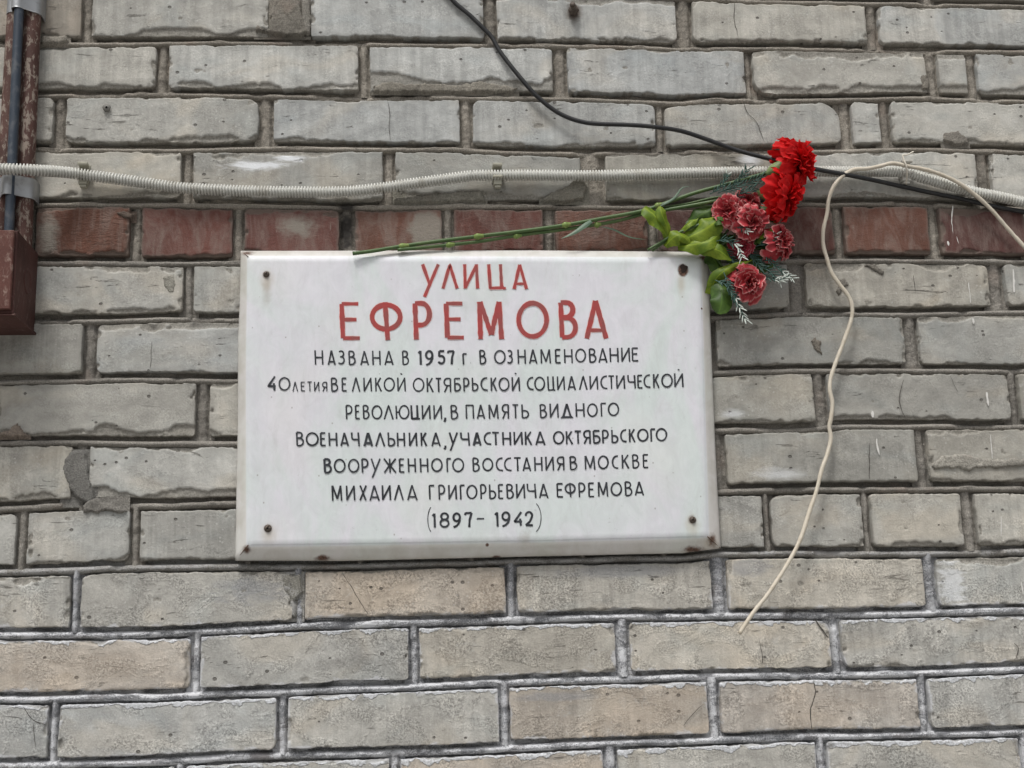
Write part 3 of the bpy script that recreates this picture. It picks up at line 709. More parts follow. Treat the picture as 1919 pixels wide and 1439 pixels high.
# ground in front of the wall
gt = NT('worn_concrete_paving'); gn = gt.noise(90, 5, .7); gb = gt.noise(3, 3)
gm = gt.done(gt.mul(gt.mix(gt.ramp(gb, .3, .7), (.25, .245, .235), (.31, .30, .285)), gt.m_('ADD', .7, gt.m_('MULTIPLY', gn, .6))), .9, gt.bump(gn, .004))
go = add('ground', [(-150, -200, 0), (150, -200, 0), (150, 40, 0), (-150, 40, 0)], [(0, 1, 2, 3)], gm, smooth=False); go['kind'] = 'structure'

# ------------------------------------------------------------------ the plaque
PY = -.0205
plq = empty('street_plaque', P(900, 760, -.012), 'white painted tin plaque with red and black Cyrillic lettering screwed to the wall', 'plaque')
def lerp_poly(pts, t, axis):
    a = np.array(pts, float); s = (a[:, axis] - a[0, axis]) / (a[-1, axis] - a[0, axis])
    return np.interp(t, s, a[:, 0]), np.interp(t, s, a[:, 1])
O_top = [(451, 470), (700, 469.5), (1000, 469), (1326.5, 472)]; O_bot = [(441, 1050), (640, 1050.5), (960, 1043), (1280, 1036), (1350.5, 1027)]
O_l = [(451, 470), (449.5, 560), (446, 640), (445.5, 800), (442.5, 950), (441, 1050)]; O_r = [(1326.5, 472), (1333, 650), (1341, 850), (1350.5, 1027)]
I_top = [(465, 481), (900, 482), (1312, 484)]; I_bot = [(464.5, 1021), (700, 1018), (1000, 1013), (1326, 1005)]
I_l = [(465, 481), (463, 700), (464.5, 1021)]; I_r = [(1312, 484), (1318, 700), (1326, 1005)]
def loop(T_, B_, L_, R_, nx, nz, yd):
    out = []
    for t in np.linspace(0, 1, nx + 1)[:-1]: out.append(lerp_poly(T_, t, 0))
    for t in np.linspace(0, 1, nz + 1)[:-1]: out.append(lerp_poly(R_, t, 1))
    for t in np.linspace(1, 0, nx + 1)[:-1]: out.append(lerp_poly(B_, t, 0))
    for t in np.linspace(1, 0, nz + 1)[:-1]: out.append(lerp_poly(L_, t, 1))
    return np.array([tuple(P(x, y, yd)) for x, y in out])
NX, NZ = 90, 60
Lo = loop(O_top, O_bot, O_l, O_r, NX, NZ, -.009); Li = loop(I_top, I_bot, I_l, I_r, NX, NZ, PY)
prof = []
for (t, dy) in ((0, 0), (.12, -.0012), (.3, -.0012), (.6, -.0008), (.8, -.0004), (.92, .0004), (1.0, .0006), (1.05, .0)):
    prof.append((t, dy))
ringsv = []; ra = []
back = Lo.copy(); back[:, 1] = -.0035; cen_ = Lo.mean(0)
inn = Lo + (cen_ - Lo) * .012; inn[:, 1] = -.003
ringsv += [inn, back]; ra += [1, 1]
for t, dy in prof:
    rg = Lo + (Li - Lo) * t
    rg[:, 1] = Lo[:, 1] + (PY - Lo[:, 1]) * min(t, 1.0) + dy * (1 if t < .9 else 1)
    if t > 1: rg[:, 1] = PY
    ringsv.append(rg); ra.append(1 - min(t, 1) if t > 0 else 1)
ra = [1, 1, 1, .95, .9, .8, .55, .25, .05, 0]
V = np.concatenate(ringsv); nring = len(Lo)
RA = np.repeat(ra, nring)
fl = [tuple(f) for f in gridfaces(len(ringsv), nring, True)]
# inner grid face
last = ringsv[-1]
ct_, cr_, cb_, cl_ = last[0:NX + 1], last[NX:NX + NZ + 1], last[NX + NZ:2 * NX + NZ + 1][::-1], np.r_[last[2 * NX + NZ:], last[:1]][::-1]
s_, t_ = np.meshgrid(np.linspace(0, 1, NX + 1), np.linspace(0, 1, NZ + 1)); S, T = s_[..., None], t_[..., None]
Gd = (1 - T) * ct_[None] + T * cb_[None] + (1 - S) * cl_[:, None] + S * cr_[:, None] - ((1 - S) * (1 - T) * ct_[0] + S * (1 - T) * ct_[-1] + (1 - S) * T * cb_[0] + S * T * cb_[-1])
w_ = np.clip(np.minimum(np.minimum(s_, 1 - s_) * 10, np.minimum(t_, 1 - t_) * 8), 0, 1)
Gd[..., 1] = PY + fbm(Gd[..., 0] * 9, Gd[..., 2] * 9, 77, 3) * .0004 * w_
k0 = len(V); V = np.concatenate([V, Gd.reshape(-1, 3)]); RA = np.r_[RA, np.zeros(Gd.shape[0] * Gd.shape[1])]
fl += [tuple(f[::-1] + k0) for f in gridfaces(NZ + 1, NX + 1)]
sheet = add('tin_sheet', V, fl, M['plaque'], plq, attrs={'rim': RA})
import bmesh
bm = bmesh.new(); bm.from_mesh(sheet.data); bmesh.ops.remove_doubles(bm, verts=bm.verts, dist=.00002); bmesh.ops.recalc_face_normals(bm, faces=bm.faces); bm.to_mesh(sheet.data); bm.free()
sheet.data.polygons.foreach_set('use_smooth', [True] * len(sheet.data.polygons))

# lettering: brush strokes, each glyph as polylines in a unit box
def arc(cx, cy, rx, ry, a0, a1, n=14):
    return [(cx + rx * math.cos(R(a)), cy + ry * math.sin(R(a))) for a in np.linspace(a0, a1, n)]
bowlP = [(0, 1), (.45, 1)] + arc(.45, .70, .55, .30, 90, -90, 12) + [(.1, .40)]
G = {
'У': [[(0, 1), (.46, .15)], [(1, 1), (.12, -.36)]],
'Л': [[(0, 0), (.48, 1), (1, 0)]],
'И': [[(0, 1), (.06, 0)], [(.06, 0.04), (.92, .96)], [(.9, 1), (1, 0)]],
'Ц': [[(0, 1), (.1, 0), (.93, .02)], [(.72, 1), (.80, 0)], [(.95, .05), (.97, -.06)]],
'А': [[(0, 0), (.45, 1)], [(.45, 1), (1, 0)], [(.16, .22), (.82, .22)]],
'Е': [[(.92, 1), (0, 1)], [(0, 1), (.08, 0)], [(.08, 0), (1, 0)], [(.05, .54), (.82, .54)]],
'Ф': [[(.46, 1), (.56, 0)], arc(.5, .61, .5, .32, 0, 360, 26)],
'Р': [[(0, 1), (.1, 0)], bowlP],
'М': [[(.03, 1), (.08, 0)], [(.06, 1), (.55, .12)], [(.55, .12), (.88, 1)], [(.88, 1), (1, 0)]],
'О': [arc(.5, .5, .5, .5, 0, 360, 30)],
'В': [[(0, 1), (.1, 0)], [(0, 1), (.4, 1)] + arc(.4, .79, .42, .21, 90, -80, 10) + [(.12, .56)], [(.12, .56), (.45, .56)] + arc(.45, .28, .55, .28, 90, -90, 12) + [(.1, 0)]],
'Н': [[(0, 1), (.07, 0)], [(.93, 1), (1, 0)], [(.05, .50), (.95, .50)]],
'З': [[(.1, .93)] + arc(.45, .77, .45, .23, 110, -80, 10) + [(.3, .56)], [(.3, .56)] + arc(.48, .28, .52, .28, 85, -120, 12) + [(.0, .06)]],
'К': [[(0, 1), (.07, 0)], [(.88, 1), (.1, .45)], [(.3, .62), (1, 0)]],
'Й': [[(0, 1), (.06, 0)], [(.06, 0.04), (.92, .96)], [(.9, 1), (1, 0)]],
'Т': [[(0, 1), (1, 1)], [(.5, 1), (.58, 0)]],
'Я': [[(.95, 1), (1, 0)], [(.95, 1), (.5, 1)] + arc(.5, .74, .45, .26, 90, 270, 12) + [(.97, .47)], [(.55, .48), (.12, 0)]],
'Б': [[(.95, 1), (0, 1)], [(0, 1), (.08, 0)], [(.05, .58), (.45, .58)] + arc(.45, .29, .55, .29, 90, -90, 12) + [(.08, 0)]],
'Ь': [[(0, 1), (.08, 0)], [(.05, .53), (.45, .53)] + arc(.45, .265, .55, .265, 90, -90, 12) + [(.08, 0)]],
'С': [[(.92, 1.0), (.72, .98)] + arc(.72, .5, .72, .48, 100, 250, 14) + [(1, .01)]],
'П': [[(.07, 0), (0, 1), (.93, 1), (1, 0)]],
'Ч': [[(0, 1), (.04, .62)] + arc(.30, .62, .26, .14, 180, 270, 6) + [(.93, .48)], [(.88, 1), (1, 0)]],
'Ж': [[(.47, 1), (.52, 0)], [(0, 1), (.45, .5)], [(.45, .5), (.03, 0)], [(.98, 1), (.53, .5)], [(.53, .5), (1, 0)], [(.35, .5), (.65, .5)]],
'Ю': [[(0, 1), (.05, 0)], [(.03, .5), (.28, .5)], arc(.63, .5, .37, .5, 0, 360, 26)],
'Д': [[(.15, .08), (.47, 1), (.85, .08)], [(0, .06), (1, .07)], [(.03, .06), (.03, -.02)], [(.97, .07), (.97, 0)]],
'Г': [[(.95, 1), (0, 1)], [(0, 1), (.12, 0)]],
'г': [[(.95, 1), (0, 1)], [(0, 1), (.15, 0)]],
'Х': [[(.02, 1), (.95, 0)], [(1, 1), (0, 0)]],
'.': [[(.4, .5), (.6, .5)]], ',': [[(.55, .9), (.6, .5), (.1, 0)]], '-': [[(0, .5), (1, .5)]],
'(': [arc(1.3, .5, 1.3, .55, 115, 245, 16)], ')': [arc(-.3, .5, 1.3, .55, 65, -65, 16)],
'1': [[(.05, .82), (.6, .98)], [(.62, 1), (.78, 0)]],
'9': [arc(.48, .72, .44, .28, 0, 360, 20), [(.92, .72), (.92, .5), (.72, .22), (.38, .05), (.05, 0)]],
'5': [[(.95, 1), (.2, 1)], [(.2, 1), (.16, .57)], [(.16, .57), (.45, .62)] + arc(.5, .32, .46, .30, 90, -130, 14) + [(.05, .16)]],
'7': [[(.02, .84), (.06, .98), (.95, 1)], [(.95, 1), (.66, .5), (.62, 0)]],
'4': [[(.9, 1), (.03, .30), (1, .30)], [(.75, .52), (.85, 0)]],
'8': [arc(.5, .76, .40, .24, 0, 360, 18), arc(.5, .27, .48, .27, 0, 360, 20)],
'2': [[(.04, .70)] + arc(.46, .74, .44, .26, 170, -25, 14) + [(.6, .3), (.05, .02)], [(.05, .02), (1, .02)]],
}
TS = 280 / 1919.0
TO = {1: (620, 480), 2: (880, 480), 3: (490, 640), 4: (750, 640), 5: (1010, 640), 6: (540, 790), 7: (790, 790), 8: (1010, 790)}
# each line: stroke width (px), list of (tile, "char x0 x1 ytop ybase")
LINES = [
('red', 5.6, '1:У,1178,1380,103,412;Л,1440,1622,112,415;И,1718,1885,103,415|2:Ц,245,455,103,410;А,572,732,108,422'),
('red', 8.8, '1:Е,138,372,612,1052;Ф,528,892,590,1078;Р,1080,1268,605,1072;Е,1480,1708,608,1045|2:М,118,412,585,1066;О,630,990,602,1032;В,1170,1362,595,1040;А,1505,1755,572,1058'),
('blk', 3.0, '3:Н,688,787,112,295;А,860,944,114,298;З,988,1062,120,285;В,1123,1202,124,294;А,1278,1372,122,300;Н,1428,1524,118,300;А,1588,1689,120,300;В,1813,1887,124,294|4:1!,232,275,118,298;9!,328,420,122,302;5!,485,570,122,284;7!,612,692,122,292;г,806,855,158,295;.,898,910,262,285;В,1023,1097,114,284;О,1214,1346,116,278;З,1376,1438,114,275;Н,1513,1607,102,285;А,1663,1754,102,283|5:М,23,147,100,280;Е,213,280,104,272;Н,328,427,97,276;О,474,596,98,260;В,648,730,96,264;А,773,872,86,270;Н,913,1017,82,262;И,1063,1164,78,258;Е,1198,1276,84,246'),
('blk', 3.0, '3:4!,85,182,446,628;О,228,362,464,622;Л,404,463,518,638,s;Е,509,558,521,632,s;Т,590,646,518,638,s;И,681,739,516,638,s;Я,781,840,522,640,s;В,898,977,471,636;Е,1036,1094,471,632;Л,1168,1262,464,642;И,1316,1412,464,640;К,1466,1540,464,640;О,1578,1705,470,632;Й,1750,1847,462,640|4:О,170,302,474,638;К,346,422,467,648;Т,456,524,474,648;Я,560,647,474,648;Б,698,772,474,632;Р,816,880,471,640;Ь,926,997,464,628;С,1040,1124,464,626;К,1168,1237,462,634;О,1272,1395,468,628;Й,1438,1532,457,633;С,1635,1714,460,617;О,1730,1852,458,622|5:Ц,113,205,447,622;И,238,327,447,622;А,378,467,446,622;Л,523,617,444,618;И,656,754,442,614;С,798,879,442,605;Т,891,964,442,608;И,998,1100,434,606;Ч,1143,1237,430,602;Е,1270,1329,434,594;С,1352,1432,426,588;К,1473,1542,417,594;О,1580,1710,420,582;Й,1743,1850,407,583'),
('blk', 3.0, '3:Р,1088,1160,821,995;Е,1208,1262,821,988;В,1308,1380,821,988;О,1422,1543,826,990;Л,1578,1690,820,998;Ю,1728,1892,823,990|4:Ц!,140,245,817,990;И,283,384,817,996;И,433,532,817,996;,!,565,588,970,1030;В,653,737,821,992;П,846,942,818,990;А,993,1082,812,990;М,1138,1257,810,990;Я,1308,1390,811,990;Т,1441,1514,812,985;Ь,1563,1647,807,978;В,1798,1877,811,976|5:И,143,247,797,976;Д!,292,430,802,982;Н,476,580,792,966;О,627,746,802,960;Г,798,862,794,962;О,894,1021,792,948'),
('blk', 3.3, '3:В,451,537,1166,1336;О,578,725,1173,1332;Е,760,824,1174,1334;Н,868,967,1170,1340;А,1023,1114,1172,1340;Ч,1158,1254,1167,1342;А!,1323,1422,1172,1342;Л,1470,1580,1172,1345;Ь,1628,1710,1167,1338;Н,1746,1837,1170,1345|4:И,118,212,1170,1340;К,270,338,1170,1340;А,410,512,1170,1342;,!,565,592,1330,1384;У,633,732,1167,1340;Ч,778,887,1167,1335;А!,945,1034,1168,1335;С,1082,1170,1169,1320;Т,1181,1266,1169,1330;Н,1318,1417,1162,1330;И,1463,1567,1160,1326;К,1608,1687,1157,1328;А,1746,1857,1157,1328|5:О,190,315,1158,1310;К,353,430,1152,1318;Т,458,539,1152,1312;Я,573,657,1146,1312;Б,700,782,1146,1302;Р,818,887,1141,1305;Ь,936,1012,1134,1296;С,1052,1126,1132,1287;К,1163,1232,1124,1292;О,1272,1398,1128,1277;Г,1438,1494,1126,1285;О,1510,1638,1120,1272'),
('blk', 3.1, '6:В!,465,550,482,655;О,595,728,486,647;О,778,905,486,647;Р,948,1022,481,655;У,1068,1180,475,655;Ж,1230,1384,475,655;Е,1430,1492,481,646;Н,1543,1634,472,650;Н,1698,1794,472,650|7:О,132,262,478,637;Г,326,379,476,648;О,402,538,476,640;В,660,740,471,636;О,788,912,476,628;С,962,1046,467,630;С,1068,1156,467,630;Т,1188,1272,466,635;А,1306,1400,460,635;Н,1453,1547,454,632;И,1596,1694,450,626;Я,1740,1827,456,625|8:В,400,484,451,614;М,590,717,440,615;О,765,887,443,602;С,945,1019,440,600;К,1070,1154,427,602;В,1203,1282,428,594;Е,1340,1404,426,589'),
('blk', 3.2, '6:М,563,687,822,1016;И,750,854,822,1010;Х,923,1002,820,1010;А,1053,1167,822,1012;И,1210,1314,817,1006;Л,1368,1477,816,1008;А,1538,1654,816,1008|7:Г,100,164,821,1000;Р,223,294,818,1002;И,350,447,814,998;Г,498,554,818,1000;О,585,708,820,987;Р,760,824,811,995;Ь,873,950,807,988;Е,990,1049,811,986;В,1096,1177,808,984;И,1220,1324,800,986;Ч,1358,1467,797,982;А,1518,1622,800,982|8:Е,233,309,798,966;Ф,340,462,787,970;Р,513,587,791,970;Е,640,709,791,962;М,760,882,777,962;О,930,1058,786,947;В,1108,1192,776,949;А,1240,1342,772,948'),
('blk', 3.0, '7:(,80,132,1098,1412,t;1!,140,180,1180,1360;8!,240,350,1176,1352;9!,405,500,1178,1356;7!,558,647,1172,1356;-,710,803,1238,1255;1!,942,988,1165,1348;9!,1034,1135,1165,1344;4!,1192,1290,1160,1337;2!,1335,1430,1160,1334;),1452,1535,1052,1412,t'),
]
def stroke_mesh(mb, pts, wpx, y, seed, taper=0.0):
    """flat brush stroke following pixel points on the plaque face"""
    a = np.array(pts, float)
    d = np.r_[0, np.cumsum(np.hypot(*np.diff(a, axis=0).T))]
    n = max(2, int(d[-1] / 4) + 1) if len(a) < 5 else len(a)
    q = np.linspace(0, d[-1], n)
    if len(a) < 5:      # keep the corners of angular strokes
        q = np.unique(np.r_[q, d])
    x = np.interp(q, d, a[:, 0]); yy = np.interp(q, d, a[:, 1])
    tx, ty = np.gradient(x), np.gradient(yy)
    if len(x) > 2 and len(a) >= 5 and abs(x[0] - x[-1]) + abs(yy[0] - yy[-1]) < .5:
        tx[0] = tx[-1] = x[1] - x[-2]; ty[0] = ty[-1] = yy[1] - yy[-2]
    l = np.hypot(tx, ty) + 1e-9; nx_, ny_ = -ty / l, tx / l
    ww = wpx * (1 + .14 * n1(q * .12, seed) + .05 * n1(q * .5, seed + 2)) / 2
    V = []
    for i in range(len(x)):
        V.append(tuple(P(x[i] - nx_[i] * ww[i], yy[i] - ny_[i] * ww[i], y))); V.append(tuple(P(x[i] + nx_[i] * ww[i], yy[i] + ny_[i] * ww[i], y)))
    F = [(2 * i, 2 * i + 1, 2 * i + 3, 2 * i + 2) for i in range(len(x) - 1)]
    mb.put(V, F)
LY = PY - .00055
for li, (kind, sw, data) in enumerate(LINES):
    mb = MB(); halo = MB(); sd0 = li * 100
    cnt = 0
    for part in data.split('|'):
        tile, items = part.split(':', 1); ox, oy = TO[int(tile)]
        for it in items.split(';'):
            if it.startswith(',!'): f = [',!'] + it[3:].split(',')
            elif it.startswith(',,'): f = [','] + it[2:].split(',')
            else: f = it.split(',')
            ch = f[0][0]; bold = '!' in f[0]; x0, x1, yt, yb = [float(v) for v in f[1:5]]; fl_ = f[5] if len(f) > 5 else ''
            x0, x1 = ox + x0 * TS, ox + x1 * TS; yt, yb = oy + yt * TS, oy + yb * TS
            sww = sw * (1.35 if bold else 1) * (.72 if fl_ == 's' else 1) * (.5 if fl_ == 't' else 1)
            for st in G[ch]:
                pts = []
                for (u, v) in st:
                    pts.append((x0 + u * (x1 - x0), yb + (yt - yb) * v))
                cnt += 1
                wv = sww * (1.0 if kind == 'blk' else 1.0)
                # the brush lays flat bars thinner than stems
                if kind == 'red' and len(st) == 2 and abs(st[0][1] - st[1][1]) < .1: wv *= .74
                stroke_mesh(mb, pts, wv, LY - .00002 * (cnt % 7), sd0 + cnt)
                if kind == 'red': stroke_mesh(halo, pts, wv + 2.0, LY + .0001 + .00001 * (cnt % 7), sd0 + cnt)
            if ch == 'Й':
                stroke_mesh(mb, [((x0 + x1) / 2 - 2, yt - 7.5), ((x0 + x1) / 2 + 1.2, yt - 6)], 2.4, LY - .0002, cnt)
    o = mb.build('lettering', M['redpaint' if kind == 'red' else 'blackpaint'], plq, smooth=False)
    if kind == 'red':
        o['label'] = 'red painted heading letters'
        halo.build('lettering_edge', M['redhalo'], plq, smooth=False)

# screws in the corners of the plaque
def screw(px, py, rmm, slot=True):
    c = P(px, py, PY); r = rmm / 1000; rings = [(r * 1.25, -.0004), (r * 1.2, -.0010), (r, -.0012), (r * .95, -.0022), (r * .7, -.0030), (r * .3, -.0033)]
    V = []; ns = 16
    for rr, dy in rings:
        for i in range(ns):
            a = 2 * math.pi * i / ns
            ddy = .0013 if (slot and rr < r * .99 and abs(math.sin(a - .9)) * rr < .00045) else 0
            V.append((c.x + rr * math.cos(a), c.y + dy + ddy, c.z + rr * math.sin(a)))
    F = [tuple(f[::-1]) for f in gridfaces(len(rings), ns, True)] + [tuple(range(5 * ns, 6 * ns))]
    return add('screw', V, F, M['screw'], plq)
M['seam'] = mat_simple('rusty_seam', (.12, .075, .05), .8, .5, 200)
for a_, b_, ya, yb in (((442.5, 1048.5), (465, 1021.5), -.0092, PY), ((1349.5, 1026.5), (1326, 1005.5), -.0092, PY), ((452, 470.8), (465, 481), -.0092, PY)):
    tube('corner_seam', [P(*a_, ya - .0004), P((a_[0] + b_[0]) / 2, (a_[1] + b_[1]) / 2, (ya + yb) / 2 - .0012), P(*b_, yb - .0002)], .0006, M['seam'], plq, .002, 6, jit=.5)
screw(499, 514, 3.2); screw(502, 990, 3.8); screw(1298, 974, 3.4)
hm = MB(); c = P(1281, 503, PY); V = [(c.x, c.y - .0011, c.z)]
for i in range(20):
    a = 2 * math.pi * i / 20; rr = .0052 * (1 + .18 * math.sin(3 * a + 1) + .12 * math.sin(5 * a)); V.append((c.x + rr * math.cos(a) * .9, c.y - .0009, c.z + rr * math.sin(a) * 1.1))
hm.put(V, [(0, 1 + (i + 1) % 20, 1 + i) for i in range(20)]); hm.build('rusted_hole', M['darkhole'], plq)

# ------------------------------------------------------------------ conduit, cables, wire
cpts = [(-2600, 300, -.012), (-1500, 290, -.012), (-620, 300, -.03), (-420, 305, -.05), (-260, 308, -.052), (-120, 312, -.052), (0, 317, -.0515), (40, 318, -.049), (75, 320, -.040), (120, 323, -.024), (160, 328, -.014), (240, 338), (333, 351), (400, 355), (480, 358), (560, 359), (640, 359), (700, 354), (760, 346), (820, 338), (872, 331), (890, 329), (930, 328.5), (1000, 328), (1100, 328.5), (1200, 327), (1300, 324), (1440, 321.5), (1520, 321), (1600, 321.5), (1660, 321), (1695, 323), (1740, 336), (1819, 358), (1870, 368), (1919, 379), (2050, 405), (2250, 430)]
A, q = smoothpath([P(c_[0], c_[1], c_[2] if len(c_) > 2 else -.0115) for c_ in cpts], .00395 / 8)
A[:, 1] += n1(q * 6, 3) * .0012
kq = float(q[np.argmin(np.abs(A[:, 0] - P(885, 330, -.0115).x))])
ph = (q / .00395) % 1.0
rr = .0064 + .0015 * np.clip(np.sin(2 * np.pi * ph) * 1.7 + .25, -1, .75)
rr *= 1 - .16 * np.exp(-((q - kq) / .0012) ** 2)
V, fl = tube_data(A, rr, 18)
cond = add('corrugated_conduit', V, fl, M['conduit'])
tag(cond, 'pale grey corrugated plastic conduit sagging across the whole wall above the plaque', 'conduit')

def clip(px, py, label, mat, tilt=0, w=.0062):
    c = P(px, py, 0)
    e = empty('conduit_clip', (c.x, 0, c.z), label, 'clip', 'clips holding the corrugated conduit')
    mb = MB()
    def arcband(x0, x1, r0, r1, a0, a1, n=14, cy=-.0115):
        Vv = []
        for a in np.linspace(R(a0), R(a1), n):
            for (x, r) in ((x0, r0), (x1, r0), (x1, r1), (x0, r1)):
                Vv.append((c.x + x, cy - r * math.cos(a), c.z + r * math.sin(a)))
        Ff = []
        for i in range(n - 1):
            for j in range(4):
                j2 = (j + 1) % 4; Ff.append((i * 4 + j, i * 4 + j2, (i + 1) * 4 + j2, (i + 1) * 4 + j))
        Ff += [(3, 2, 1, 0), tuple((n - 1) * 4 + j for j in range(4))]
        mb.put(Vv, Ff)
    arcband(-w, w, .0082, .0102, -165, -48, 12); arcband(-w, w, .0082, .0102, 48, 165, 12)
    o = mb.build('jaw', mat, e, smooth=False)
    b = MB(); b.box((c.x - w, -.0135, c.z - .0115), (c.x + w, -.0120, c.z - .0060)) if False else None
    l = MB()
    l.box((c.x - w, -.0185, c.z + .0075), (c.x + w, -.0160, c.z + .0105), .0005)
    l.box((c.x - w, -.0188, c.z - .0092), (c.x + w, -.0162, c.z - .0062), .0005)
    l.build('lip', mat, e, smooth=False)
    f = MB(); f.box((c.x - w * .85, -.0125, c.z - .0170), (c.x + w * .85, -.002, c.z - .0092), .0004)
    f.box((c.x - w * .6, -.0105, c.z - .0205), (c.x + w * .6, -.003, c.z - .0172), .0004)
    f.build('foot', mat, e, smooth=False)
    bp = MB(); bp.box((c.x - w, -.003, c.z - .010), (c.x + w, .002, c.z + .012), .0005); bp.build('base', mat, e, smooth=False)
    return e
clip(160, 327, 'olive plastic clip on the conduit beside the rusty pipes', M['clip'])
clip(931, 328.5, 'olive plastic clip on the conduit above the middle of the plaque', M['clip'])
clip(1692, 322, 'pale plastic clip on the conduit right of the flowers under the twist tie', M['clipwhite'], w=.0075)

bc = [(800, -60, -.005), (848, 0, -.005), (880, 28, -.005), (905, 52, -.005), (922, 70, -.005), (936, 95, -.006), (960, 127, -.008), (985, 157, -.009), (1005, 179, -.009), (1035, 204, -.009), (1062, 219, -.010), (1090, 228, -.011), (1120, 232, -.012), (1180, 234, -.013), (1230, 238, -.013), (1279, 246, -.011), (1330, 263, -.010), (1380, 281, -.012), (1440, 297, -.018), (1480, 306, -.024), (1530, 317, -.0245), (1600, 330, -.0235), (1640, 338, -.018), (1680, 347, -.009), (1740, 360, -.0055), (1800, 372, -.005), (1850, 384, -.006), (1919, 397, -.006), (2050, 420, -.006), (2200, 445, -.006)]
o = tube('black_cable', [P(*p) for p in bc], .0030, M['blackcable'], step=.004, nseg=12)
tag(o, 'thin black cable running down from the top edge and behind the red carnation', 'cable')
wp = [(2080, 640, -.02), (1985, 535, -.018), (1919, 462, -.014), (1890, 430, -.013), (1850, 385, -.016), (1800, 345, -.022), (1750, 322, -.024), (1700, 311, -.0235), (1672, 306, -.0235), (1650, 311, -.0235), (1625, 316, -.024), (1600, 318, -.024), (1580, 329, -.024), (1562, 350, -.022), (1553, 375, -.018), (1550, 400, -.014), (1543, 430, -.012), (1543, 460, -.011), (1549, 482, -.012), (1558, 510, -.013), (1572, 531, -.014), (1590, 555, -.014), (1597, 575, -.014), (1595, 600, -.013), (1582, 638, -.012), (1566, 680, -.012), (1557, 708, -.013), (1555, 730, -.014), (1560, 756, -.014), (1557, 785, -.013), (1554, 800, -.012), (1557, 822, -.012), (1550, 852, -.013), (1540, 880, -.015), (1530, 920, -.016), (1518, 955, -.017), (1500, 1010, -.020), (1475, 1058, -.023), (1440, 1112, -.026), (1410, 1150, -.028), (1386, 1187, -.030)]
o = tube('loose_wire', [P(*p) for p in wp], .0027, M['wire'], step=.003, nseg=10, jit=.10)
tag(o, 'cream insulated wire looped over the conduit with its cut end dangling below', 'wire')
tw = [P(1712, 284, -.030), P(1700, 290, -.029), P(1692, 290, -.027), P(1694, 300, -.027), P(1698, 310, -.0275), P(1700, 326, -.0225), P(1698, 345, -.012)]
o = tube('twist_tie', tw, .0011, M['wiretie'], step=.002, nseg=8)
tag(o, 'short cream twist tie binding the loose wire to the conduit clip', 'wire tie')

# nail and bolt
def nailhead(px, py, rmm, name, label, mat, depth=.006):
    c = P(px, py, 0); r = rmm / 1000; rings = [(r * .5, .004), (r * .5, -depth * .5), (r, -depth * .55), (r * 1.02, -depth * .8), (r * .75, -depth), (r * .3, -depth * 1.06)]
    V = []; ns = 14
    for rr, dy in rings:
        for i in range(ns):
            a = 2 * math.pi * i / ns; V.append((c.x + rr * math.cos(a) * (1 + .06 * math.sin(3 * a)), dy, c.z + rr * math.sin(a)))
    F = [tuple(f[::-1]) for f in gridfaces(len(rings), ns, True)] + [tuple(range(5 * ns, 6 * ns))]
    return tag(add(name, V, F, mat), label, name.replace('_', ' '))
M['nail'] = mat_simple('grey_nail', (.16, .155, .14), .6, .4, 200)
nailhead(201, 204, 5.2, 'nail', 'grey round nail head in the pale brick right of the pipes', M['nail'], .005)
be = empty('rusty_bolt', P(1075, 20, 0), 'short rusty bolt sticking out of a stained brick at the top edge', 'bolt')
tube('shank', [P(1076, 18, .004), P(1075, 15, -.012), P(1073, 8, -.026)], .0038, M['screw'], be, .002, 10, jit=.15)
tube('nut', [P(1075, 20, -.002), P(1075, 18.5, -.008)], .0075, M['screw'], be, .002, 6)

# ------------------------------------------------------------------ pipes, clamps and box on the left
def straight(name, a, b, y, r, mat, label, cat, ext_=400):
    pa, pb = P(a[0], a[1], y), P(b[0], b[1], y)
    d = (pa - pb).normalized()
    pts = [pa + d * .45, pa, (pa + pb) / 2, pb]
    o = tube(name, pts, r, mat, step=.008, nseg=24, jit=.01)
    return tag(o, label, cat)
straight('rusty_pipe', (31, 0), (3, 470), -.016, .0108, M['pipe'], 'flaking brown pipe behind the blue-black cable, nearer the left edge', 'pipe')['group'] = 'rusty pipes above the box'
straight('rusty_pipe', (62, 0), (43, 470), -.016, .0108, M['pipe'], 'flaking brown pipe right of the blue-black cable, nearer the plaque', 'pipe')['group'] = 'rusty pipes above the box'
straight('blue_cable', (36.5, 0), (16, 450), -.0335, .0060, M['bluecable'], 'thick blue-black cable running down between the two rusty pipes', 'cable')
